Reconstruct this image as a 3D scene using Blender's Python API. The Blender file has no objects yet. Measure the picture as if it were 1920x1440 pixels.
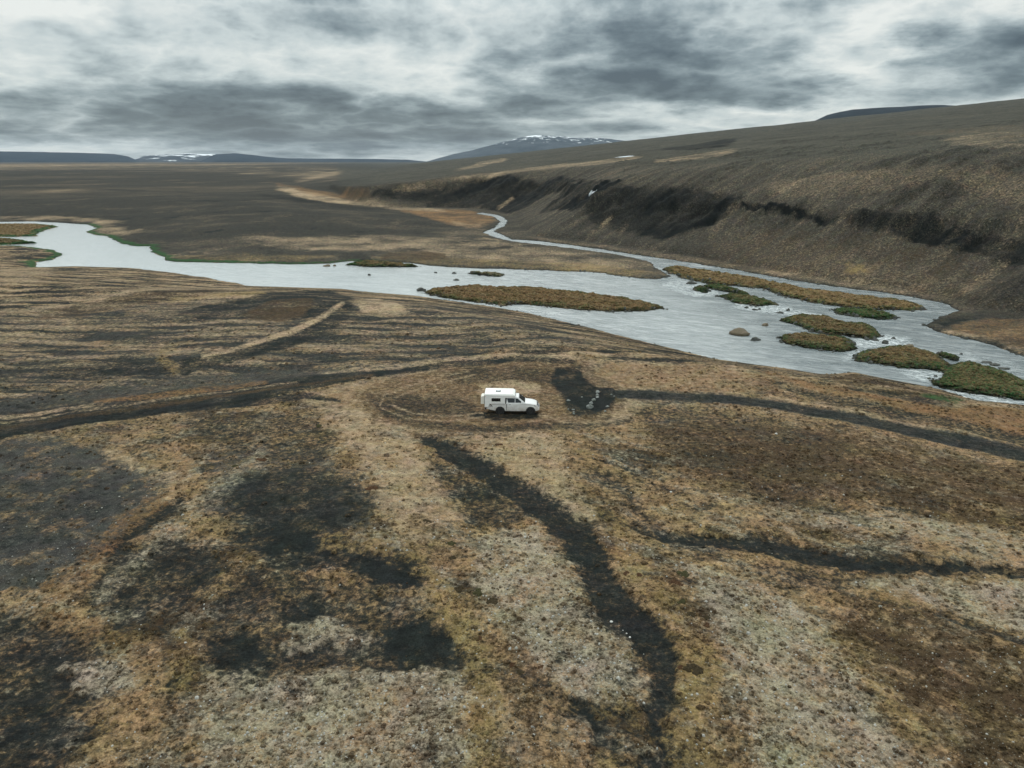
import bpy, bmesh, math, random
import numpy as np
from mathutils import Vector, Matrix

# ------------------------------------------------------------------ camera
scene = bpy.context.scene
CAMH = 24.4                      # metres above the parking ground
PITCH = math.radians(17.6)
FPX = 1321.0                     # focal length for a 1920 px wide picture
cam_d = bpy.data.cameras.new('camera')
cam_d.sensor_width = 36.0
cam_d.lens = FPX / 1920 * 36.0
cam_d.clip_start = 0.5
cam_d.clip_end = 60000
cam = bpy.data.objects.new('camera', cam_d)
scene.collection.objects.link(cam)
cam.location = (0, 0, CAMH)
cam.rotation_euler = (math.radians(90) - PITCH, 0, 0)
scene.camera = cam

# ------------------------------------------------------------------ view
scene.view_settings.view_transform = 'Standard'
scene.view_settings.look = 'None'
scene.view_settings.exposure = 0.0
scene.view_settings.gamma = 1.0

# ------------------------------------------------------------------ sun
SUN_EL, SUN_AZ = math.radians(48), math.radians(-18)     # azimuth from +Y towards +X
sun_d = bpy.data.lights.new('sun', 'SUN')
sun_d.energy = 1.3
sun_d.angle = math.radians(16)
sun_d.color = (1.0, 0.96, 0.9)
sun = bpy.data.objects.new('sun', sun_d)
scene.collection.objects.link(sun)
sdir = Vector((math.sin(SUN_AZ) * math.cos(SUN_EL), math.cos(SUN_AZ) * math.cos(SUN_EL), math.sin(SUN_EL)))
sun.rotation_euler = sdir.to_track_quat('Z', 'Y').to_euler()
sun.location = (0, 0, 100)


class NT:
    """small helper for building node trees"""
    def __init__(self, tree):
        self.t = tree
        self.t.nodes.clear()

    def n(self, kind, **kw):
        node = self.t.nodes.new(kind)
        ins = kw.pop('ins', {})
        for k, v in kw.items():
            setattr(node, k, v)
        for k, v in ins.items():
            self.put(node.inputs[k], v)
        return node

    def put(self, sock, v):
        if isinstance(v, bpy.types.NodeSocket):
            self.t.links.new(v, sock)
        elif isinstance(v, bpy.types.Node):
            self.t.links.new(v.outputs[0], sock)
        else:
            sock.default_value = v

    def m(self, op, a, b=0.0, c=0.0, clamp=False):
        node = self.t.nodes.new('ShaderNodeMath')
        node.operation = op
        node.use_clamp = clamp
        self.put(node.inputs[0], a)
        self.put(node.inputs[1], b)
        self.put(node.inputs[2], c)
        return node.outputs[0]

    def v(self, op, a, b=(0, 0, 0)):
        node = self.t.nodes.new('ShaderNodeVectorMath')
        node.operation = op
        self.put(node.inputs[0], a)
        self.put(node.inputs[1], b)
        return node.outputs['Value'] if op in ('DOT_PRODUCT', 'LENGTH') else node.outputs[0]

    def scale(self, a, s):
        node = self.t.nodes.new('ShaderNodeVectorMath')
        node.operation = 'SCALE'
        self.put(node.inputs[0], a)
        self.put(node.inputs['Scale'], s)
        return node.outputs[0]

    def noise(self, vec, scale, detail=6.0, rough=0.55, dist=0.0, out='Fac'):
        node = self.t.nodes.new('ShaderNodeTexNoise')
        self.put(node.inputs['Vector'], vec)
        node.inputs['Scale'].default_value = scale
        node.inputs['Detail'].default_value = detail
        node.inputs['Roughness'].default_value = rough
        node.inputs['Distortion'].default_value = dist
        return node.outputs[out]

    def mix(self, f, a, b, blend='MIX'):
        node = self.t.nodes.new('ShaderNodeMix')
        node.data_type = 'RGBA'
        node.blend_type = blend
        self.put(node.inputs[0], f)
        self.put(node.inputs[6], a)
        self.put(node.inputs[7], b)
        return node.outputs[2]

    def ramp(self, f, stops, interp='LINEAR'):
        node = self.t.nodes.new('ShaderNodeValToRGB')
        cr = node.color_ramp
        cr.interpolation = interp
        while len(cr.elements) < len(stops):
            cr.elements.new(0.5)
        for e, (p, c) in zip(cr.elements, stops):
            e.position = p
            e.color = c if len(c) == 4 else (*c, 1)
        self.put(node.inputs[0], f)
        return node.outputs[0]

    def link(self, a, b):
        self.t.links.new(a, b)


# ------------------------------------------------------------------ sky
world = bpy.data.worlds.new('World')
scene.world = world
world.use_nodes = True
w = NT(world.node_tree)
SKY_STRENGTH = 0.1
sky = w.n('ShaderNodeTexSky', sky_type='NISHITA', sun_disc=False)
sky.sun_elevation = SUN_EL
sky.sun_rotation = SUN_AZ
tc = w.n('ShaderNodeTexCoord').outputs['Generated']
dn = w.v('NORMALIZE', tc)
sep = w.n('ShaderNodeSeparateXYZ', ins={0: dn})
dx, dy, dz = sep.outputs
zc = w.m('MAXIMUM', dz, 0.0)
zo = w.m('ADD', zc, 0.085)
plane = w.n('ShaderNodeCombineXYZ', ins={0: w.m('DIVIDE', dx, zo), 1: w.m('DIVIDE', dy, zo), 2: 0.0}).outputs[0]
ysafe = w.m('MAXIMUM', dy, 0.15)
ae = w.n('ShaderNodeCombineXYZ', ins={0: w.m('DIVIDE', dx, ysafe), 1: w.m('DIVIDE', dz, ysafe), 2: 0.0}).outputs[0]
# ragged edges on the big cloud masses
hl = w.m('MAXIMUM', w.m('SQRT', w.m('ADD', w.m('MULTIPLY', dx, dx), w.m('MULTIPLY', dy, dy))), 0.05)
wb = w.n('ShaderNodeCombineXYZ', ins={0: w.m('MULTIPLY', dx, 5.0), 1: w.m('MULTIPLY', dy, 5.0), 2: w.m('MULTIPLY', dz, 22.0)}).outputs[0]
wn = w.noise(wb, 1.6, 6, 0.62, 0, 'Color')
warp = w.v('MULTIPLY', w.v('SUBTRACT', wn, (0.5, 0.5, 0.5)), (0.26, 0.05, 0))
aew = w.v('ADD', ae, warp)


def sky_ae(px, py):
    c, s = math.cos(PITCH), math.sin(PITCH)
    vx, vz = (px - 960) / FPX, (720 - py) / FPX
    Y = c + vz * s
    Z = -s + vz * c
    return vx / Y, Z / Y


CLOUDS = [  # px, py, half sizes in px, weight
    (450, 248, 900, 34, -.16), (1100, 60, 1500, 40, .05),
    (150, 205, 300, 40, -.22), (80, 75, 110, 22, -.16), (430, 212, 260, 26, -.20), (600, 50, 140, 55, -.22),
    (700, 215, 260, 24, -.26), (950, 215, 130, 24, -.18), (1180, 140, 210, 36, -.42), (1300, 82, 140, 24, -.28),
    (1500, 150, 130, 24, -.32), (1400, 186, 210, 16, -.34), (1810, 85, 130, 32, -.46), (1550, 4, 90, 14, -.30),
    (250, 256, 420, 14, -.16), (800, 262, 300, 14, -.18), (1900, 135, 60, 16, -.25), (1830, 182, 110, 14, -.18),
    (620, 165, 200, 20, -.08), (330, 45, 140, 26, -.06),
    (1622, 85, 62, 70, .36), (1740, 130, 120, 26, .30), (1340, 222, 130, 20, .30), (60, 270, 190, 11, .34),
    (250, 110, 260, 34, .20), (850, 168, 70, 26, .20), (1720, 22, 90, 26, .20), (1000, 18, 230, 20, .14),
    (1550, 212, 90, 16, .26), (150, 15, 180, 22, .16), (780, 105, 170, 28, .12), (560, 120, 160, 22, .10),
    (1000, 240, 260, 10, .12), (1890, 200, 90, 10, .25)]
acc = None
for (px, py, sx, sy, wt) in CLOUDS:
    a0, e0 = sky_ae(px, py)
    q = w.v('MULTIPLY', w.v('SUBTRACT', aew, (a0, e0, 0)), (FPX / sx * 0.85, FPX / sy * 0.85, 0))
    g = w.m('POWER', 2.71828, w.m('MULTIPLY', w.v('DOT_PRODUCT', q, q), -0.8))
    acc = w.m('MULTIPLY', g, wt) if acc is None else w.m('MULTIPLY_ADD', g, wt, acc)
hl = w.m('MAXIMUM', w.m('SQRT', w.m('ADD', w.m('MULTIPLY', dx, dx), w.m('MULTIPLY', dy, dy))), 0.05)
lv = w.m('MULTIPLY', w.m('LOGARITHM', w.m('ADD', zc, 0.055), 2.71828), 2.2)
band = w.n('ShaderNodeCombineXYZ', ins={0: w.m('MULTIPLY', w.m('DIVIDE', dx, hl), 5.0), 1: w.m('MULTIPLY', w.m('DIVIDE', dy, hl), 5.0), 2: lv}).outputs[0]
n1 = w.noise(band, 0.80, 9, 0.52, 0.3)
n2 = w.noise(w.v('MULTIPLY', band, (1.0, 1.0, 1.6)), 2.8, 8, 0.66, 0.15)
bil = w.m('MULTIPLY', w.m('SUBTRACT', 0.12, w.m('ABSOLUTE', w.m('SUBTRACT', w.noise(band, 1.7, 8, 0.55, 0.1), 0.5))), 2.1)
nn = w.m('ADD', bil, w.m('ADD', w.m('MULTIPLY', w.m('SUBTRACT', n1, 0.5), 1.30), w.m('MULTIPLY', w.m('SUBTRACT', n2, 0.5), 0.32)))
br = w.m('ADD', w.m('ADD', 0.56, w.m('MULTIPLY', nn, 0.95)), w.m('MULTIPLY', acc, 0.95), clamp=True)
K = 1.0 / SKY_STRENGTH


def sk(r, g, b):
    return (r * K, g * K, b * K, 1)


cc = w.ramp(br, [(0.0, sk(.070, .098, .118)), (0.22, sk(.14, .185, .205)), (0.45, sk(.30, .365, .385)),
                 (0.70, sk(.56, .63, .63)), (1.0, sk(.84, .87, .83))])
up = w.n('ShaderNodeMapRange', ins={0: zc, 1: 0.17, 2: 0.55, 3: 1.0, 4: 2.2}).outputs[0]
cc = w.scale(cc, up)       # an overcast sky is brightest overhead
veil = w.mix(0.93, sky.outputs[0], cc)          # an even deck of cloud with the sky just behind
bg = w.n('ShaderNodeBackground', ins={0: veil, 1: SKY_STRENGTH})
wo = w.n('ShaderNodeOutputWorld')
w.link(bg.outputs[0], wo.inputs[0])
world.cycles.sampling_method = 'MANUAL'
world.cycles.sample_map_resolution = 512

# ------------------------------------------------------------------ numpy noise
U = np.uint32


def _hash(ix, iy, seed):
    with np.errstate(over='ignore'):
        h = ix.astype(np.int64).astype(U) * U(374761393) + iy.astype(np.int64).astype(U) * U(668265263) + U((seed * 2246822519 + 3266489917) & 0xffffffff)
        h = (h ^ (h >> U(13))) * U(1274126177)
        h = h ^ (h >> U(16))
    return h


def perlin(x, y, seed=0):
    ix, iy = np.floor(x), np.floor(y)
    fx, fy = x - ix, y - iy
    u, v = fx * fx * fx * (fx * (fx * 6 - 15) + 10), fy * fy * fy * (fy * (fy * 6 - 15) + 10)

    def g(ox, oy):
        a = _hash(ix + ox, iy + oy, seed).astype(np.float64) * (2 * math.pi / 4294967296.0)
        return np.cos(a) * (fx - ox) + np.sin(a) * (fy - oy)
    a, b, c, d = g(0, 0), g(1, 0), g(0, 1), g(1, 1)
    return ((a + (b - a) * u) + ((c + (d - c) * u) - (a + (b - a) * u)) * v) * 1.5


def fbm(x, y, seed=0, oct=4, rough=0.5):
    s, a, n = 0.0, 1.0, 0.0
    for i in range(oct):
        s = s + a * perlin(x * 2 ** i, y * 2 ** i, seed * 17 + i)
        n += a
        a *= rough
    return s / n


def sst(a, b, x):
    t = np.clip((x - a) / (b - a), 0, 1)
    return t * t * (3 - 2 * t)


def smin(a, b, k):
    h = np.clip(0.5 + 0.5 * (b - a) / k, 0, 1)
    return b + (a - b) * h - k * h * (1 - h)


def smax(a, b, k):
    return -smin(-a, -b, k)


def sdf(x, y, poly, pad=None, far=1e4):
    """signed distance to a polygon, negative inside; only worked out within pad of its box"""
    P = np.asarray(poly, float)
    out = np.full(x.shape, far)
    if pad is None:
        sel = np.ones(x.shape, bool)
    else:
        sel = (x > P[:, 0].min() - pad) & (x < P[:, 0].max() + pad) & (y > P[:, 1].min() - pad) & (y < P[:, 1].max() + pad)
    if not sel.any():
        return out
    X, Y = x[sel], y[sel]
    d = np.full(X.shape, 1e18)
    ins = np.zeros(X.shape, bool)
    n = len(P)
    for i in range(n):
        ax, ay = P[i]
        bx, by = P[(i + 1) % n]
        ex, ey = bx - ax, by - ay
        L = ex * ex + ey * ey + 1e-12
        t = np.clip(((X - ax) * ex + (Y - ay) * ey) / L, 0, 1)
        qx, qy = X - ax - t * ex, Y - ay - t * ey
        d = np.minimum(d, qx * qx + qy * qy)
        if ay != by:
            c = ((ay > Y) != (by > Y)) & (X < (bx - ax) * (Y - ay) / (by - ay) + ax)
            ins ^= c
    d = np.sqrt(d)
    out[sel] = np.where(ins, -d, d)
    return out


# ------------------------------------------------------------------ survey: bearings taken from the photo, put on the ground
def ray(px, py):
    px, py = np.asarray(px, float), np.asarray(py, float)
    c, s = math.cos(PITCH), math.sin(PITCH)
    vx, vz = (px - 960) / FPX, (720 - py) / FPX
    return vx, c + vz * s, -s + vz * c


ZW = -5.5                        # water level


def on_plane(pts, z=ZW):
    P = np.asarray(pts, float)
    X, Y, Z = ray(P[:, 0], P[:, 1])
    t = (z - CAMH) / np.minimum(Z, -1e-4)
    return np.stack([X * t, Y * t], 1)


far_shore = [(-500, 405), (0, 416), (60, 415), (120, 418), (165, 421), (180, 428), (161, 435), (180, 441), (200, 443), (225, 456),
             (255, 462), (280, 462), (283, 472), (300, 480), (312, 489), (340, 491), (420, 493), (560, 496), (617, 494), (660, 490),
             (697, 489), (766, 493), (835, 501), (960, 505), (1110, 510), (1200, 523), (1240, 523), (1258, 517)]
trib_low = [(1232, 505), (1220, 492), (1160, 478), (1060, 465), (960, 453), (928, 445), (905, 436), (926, 428), (938, 416), (928, 407), (890, 400.5)]
trib_up = [(905, 398.5), (936, 403.5), (952, 413), (945, 424), (925, 433), (945, 442), (960, 449), (1010, 452), (1110, 465), (1210, 480), (1310, 495),
           (1410, 512), (1510, 530), (1580, 539), (1700, 555), (1765, 567), (1800, 583), (1770, 594), (1735, 606), (1738, 613),
           (1755, 621), (1800, 633), (1856, 647), (1894, 661), (1930, 671), (2100, 722), (2500, 840)]
near_shore = [(2500, 1000), (2100, 800), (1920, 762), (1834, 754), (1785, 738), (1725, 725), (1650, 711), (1594, 699), (1537, 704), (1462, 692), (1421, 687),
              (1350, 677), (1275, 658), (1200, 640), (1150, 627), (1100, 614), (1050, 602), (1000, 590), (940, 579), (860, 568),
              (789, 557), (697, 550), (652, 544), (560, 541), (470, 538), (400, 524), (330, 513), (250, 504), (150, 501), (75, 503),
              (62, 492), (100, 487), (120, 478), (95, 468), (40, 462), (0, 461), (-500, 455)]
RIVER = on_plane(far_shore + trib_low + trib_up + near_shore)
ISLANDS = {
    'brown': [(-300, 418), (0, 421), (70, 421), (110, 425), (90, 430), (72, 436), (70, 443), (20, 444), (-300, 444)],
    'sliver': [(-300, 446), (0, 448), (45, 451), (71, 456), (40, 458), (0, 459), (-300, 452)],
    'long_far': [(650, 497), (665, 493), (700, 491), (740, 494), (789, 499), (780, 501), (700, 501)],
    'tiny_far': [(876, 512), (890, 511), (906, 513), (925, 512), (942, 516), (935, 519), (900, 517)],
    'big': [(799, 551), (807, 543), (881, 537), (960, 540), (1010, 541), (1085, 549), (1160, 559), (1210, 568), (1247, 577), (1210, 584),
            (1150, 584), (1085, 580), (1010, 573), (940, 572), (880, 565), (830, 558)],
    'dividing': [(1241, 506), (1267, 500), (1350, 512), (1425, 525), (1481, 536), (1537, 546), (1650, 560), (1706, 567), (1740, 578), (1706, 583),
                 (1631, 581), (1575, 576), (1519, 566), (1462, 553), (1425, 541), (1369, 536), (1324, 532), (1275, 520)],
    'green': [(1562, 581), (1594, 580), (1669, 589), (1684, 594), (1657, 602), (1612, 594), (1575, 589)],
    'dark_small': [(1302, 540), (1315, 538), (1332, 546), (1325, 550), (1308, 546)],
    'green_rapid': [(1322, 533), (1370, 540), (1412, 552), (1400, 555), (1360, 547), (1322, 539)],
    'rapid': [(1346, 555), (1369, 553), (1425, 559), (1455, 572), (1425, 574), (1380, 568)],
    'heath_a': [(1462, 602), (1500, 591), (1556, 596), (1594, 607), (1631, 611), (1654, 630), (1631, 637), (1575, 630), (1522, 621), (1492, 609)],
    'heath_b': [(1457, 633), (1485, 627), (1537, 630), (1590, 637), (1612, 654), (1575, 660), (1519, 654), (1477, 645)],
    'split': [(1599, 667), (1631, 658), (1687, 651), (1732, 658), (1768, 672), (1790, 690), (1774, 697), (1732, 692), (1687, 690), (1650, 682), (1605, 677)],
    'mound': [(1757, 664), (1775, 663), (1798, 670), (1802, 677), (1780, 676)],
    'corner': [(1740, 718), (1770, 705), (1777, 688), (1807, 679), (1856, 690), (1894, 705), (1940, 722), (2050, 770), (1990, 778), (1920, 752), (1856, 742), (1800, 735), (1755, 726)],
}
ISL = {k: on_plane(v) for k, v in ISLANDS.items()}
VALLEY = on_plane([(-500, 400), (0, 409), (180, 415), (240, 446), (300, 470), (340, 482), (560, 486), (600, 472), (640, 456), (700, 440),
                   (760, 432), (840, 429), (880, 426), (860, 416), (800, 408), (745, 397), (735, 391), (850, 391), (930, 397), (965, 408),
                   (975, 430), (1000, 446), (1110, 458), (1210, 473), (1310, 488), (1410, 505), (1510, 523), (1600, 537), (1700, 550), (1770, 562),
                   (1830, 584), (1880, 590), (1970, 600), (2500, 700)] + near_shore[:-6] + [(0, 490), (-500, 480)])
HILLSIDE = np.concatenate([on_plane([(650, 372), (700, 386), (740, 392), (870, 395), (945, 406), (955, 425), (975, 450), (1310, 498), (1600, 545), (1800, 588), (2500, 660)]),
                           np.array([(600, 60), (20000, 60), (20000, 20000), (-4700, 20000)])])
_cl = on_plane([(-500, 435), (60, 450), (250, 480), (500, 515), (800, 530), (1250, 600), (1600, 680), (1920, 740), (2500, 900)])
CLX, CLY = _cl[:, 0], _cl[:, 1]


def land(x, y, detail=True):
    """height of the ground, metres"""
    r = np.hypot(x, y)
    dW = sdf(x, y, RIVER)
    shore_w = 2.4 * sst(60, 160, r) * fbm(x / 6, y / 6, 91, 3) + 0.7 * fbm(x / 1.8, y / 1.8, 92, 3)
    isl = np.full(x.shape, 1e4)
    for k in ISL:
        isl = np.minimum(isl, sdf(x, y, ISL[k], pad=40))
    d = np.maximum(dW + shore_w * 0.6, -(isl + shore_w * 1.1))            # negative = under water
    floor = ZW + np.clip(d * 0.35, -1.2, 0.35) + np.clip((d - 1.0) * 0.06, 0, 0.35) + (d > 0) * 0.18 * fbm(x / 1.1, y / 1.1, 5, 3)
    dV = np.maximum(sdf(x, y, VALLEY), 0)
    dV = np.maximum(dV, 0)
    dH = sdf(x, y, HILLSIDE)
    near = sst(4, -4, y - np.interp(x, CLX, CLY))
    hill = sst(14, -4, dH) * (1 - near)
    # ground beyond the water
    und = fbm(x / 260, y / 260, 11, 4)
    plain = -0.5 + 2.2 * und * sst(250, 900, r) + 4.0 * fbm(x / 1500, y / 1500, 12, 3) * sst(900, 3000, r)
    xs = 0.99 * x + 0.13 * y
    upper = (10.5 + 0.104 * xs) + (5.0 * fbm(x / 300, y / 420, 13, 4) + 1.5 * fbm(x / 60, y / 60, 14, 3)) * sst(200, 700, r)
    upper = upper * 1.0 + 0.0
    upper = np.minimum(upper, 330.0)
    fall = 1 - sst(3200, 5600, r)
    far_h = smax(upper * fall, plain, 3.0)
    n_fore = (0.9 * fbm(x / 26, y / 26, 21, 3) + 0.28 * fbm(x / 6, y / 6, 22, 3)) * (1 - 0.85 * np.exp(-(((x - 1) / 16) ** 2 + ((y - 67) / 9) ** 2)))
    base = near * n_fore + (1 - near) * far_h
    # gullies cut into the steep side, running down the slope
    al, ac = -0.485 * x + 0.874 * y, 0.874 * x + 0.485 * y
    gul = fbm((al + .5 * ac) / 11, ac / 30, 31, 5, .62)
    led = fbm(al / 40, ac / 18, 32, 3)
    gu2 = fbm(al / 34, ac / 110, 33, 3)
    rdg = 1 - np.abs(fbm(al / 21 + .4 * gu2, ac / 90, 34, 4, .6)) * 2.6
    dVh = dV * (1 + (0.05 * gul + 0.13 * gu2) * sst(3, 25, dV)) + 0.25 * gul * sst(2, 10, dV)
    slope = near * (0.74 * 29.9 / np.maximum(r, 40)) + (1 - near) * (0.055 + (0.54 - 0.055) * hill)
    ramp_h = ZW + 0.45 + slope * np.where(near > .5, dV, dVh)
    ramp_h = ramp_h + hill * 1.1 * np.tanh((ramp_h - (9 + 5 * led)) / 1.0) * sst(2, 12, dV)
    h_out = smin(base, ramp_h, 0.8 + 2.6 * (1 - near) + 6.0 * hill * sst(420, 300, r))
    t = sst(0.0, 3.0, dV)
    h = np.where(dV > 0, floor * (1 - t) + np.maximum(h_out, floor - 0.2) * t, floor)
    return h, dict(dW=dW, isl=isl, d=d, dV=dV, near=near, hill=hill, r=r, al=al, ac=ac)


# a coarse table for tracing sight lines quickly
def height_at(x, y):
    x = np.atleast_1d(np.asarray(x, float)); y = np.atleast_1d(np.asarray(y, float))
    return land(x, y)[0]


def drop(pts):
    """where the sight line through a photo position meets the ground"""
    P = np.asarray(pts, float).reshape(-1, 2)
    X, Y, Z = ray(P[:, 0], P[:, 1])
    n = 420
    hor = np.hypot(X, Y)
    rr = np.geomspace(14, 6500, n)
    T = rr[None, :] / hor[:, None]
    hx, hy = (X[:, None] * T), (Y[:, None] * T)
    hh = height_at(hx.ravel(), hy.ravel()).reshape(hx.shape)
    zz = CAMH + Z[:, None] * T
    below = zz < hh
    idx = np.where(below.any(1), below.argmax(1), n - 1)
    idx = np.maximum(idx, 1)
    ar = np.arange(len(P))
    z1, z0 = (zz - hh)[ar, idx], (zz - hh)[ar, idx - 1]
    f = np.clip(z0 / (z0 - z1 + 1e-9), 0, 1)
    t = T[ar, idx - 1] + (T[ar, idx] - T[ar, idx - 1]) * f
    return np.stack([X * t, Y * t], 1)


def thick(line):
    """outline round a line of (x, y, half width)"""
    L = np.asarray(line, float)
    P = L[:, :2]
    T = np.gradient(P, axis=0)
    T /= np.linalg.norm(T, axis=1)[:, None] + 1e-9
    N = np.stack([-T[:, 1], T[:, 0]], 1)
    W = L[:, 2:3]
    return np.concatenate([P + N * W, (P - N * W)[::-1]])


# ------------------------------------------------------------------ ground cover, as surveyed
TYPES = ['dark', 'pale', 'moss', 'brown', 'green', 'rust', 'black', 'snow', 'sand', 'ash']
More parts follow.
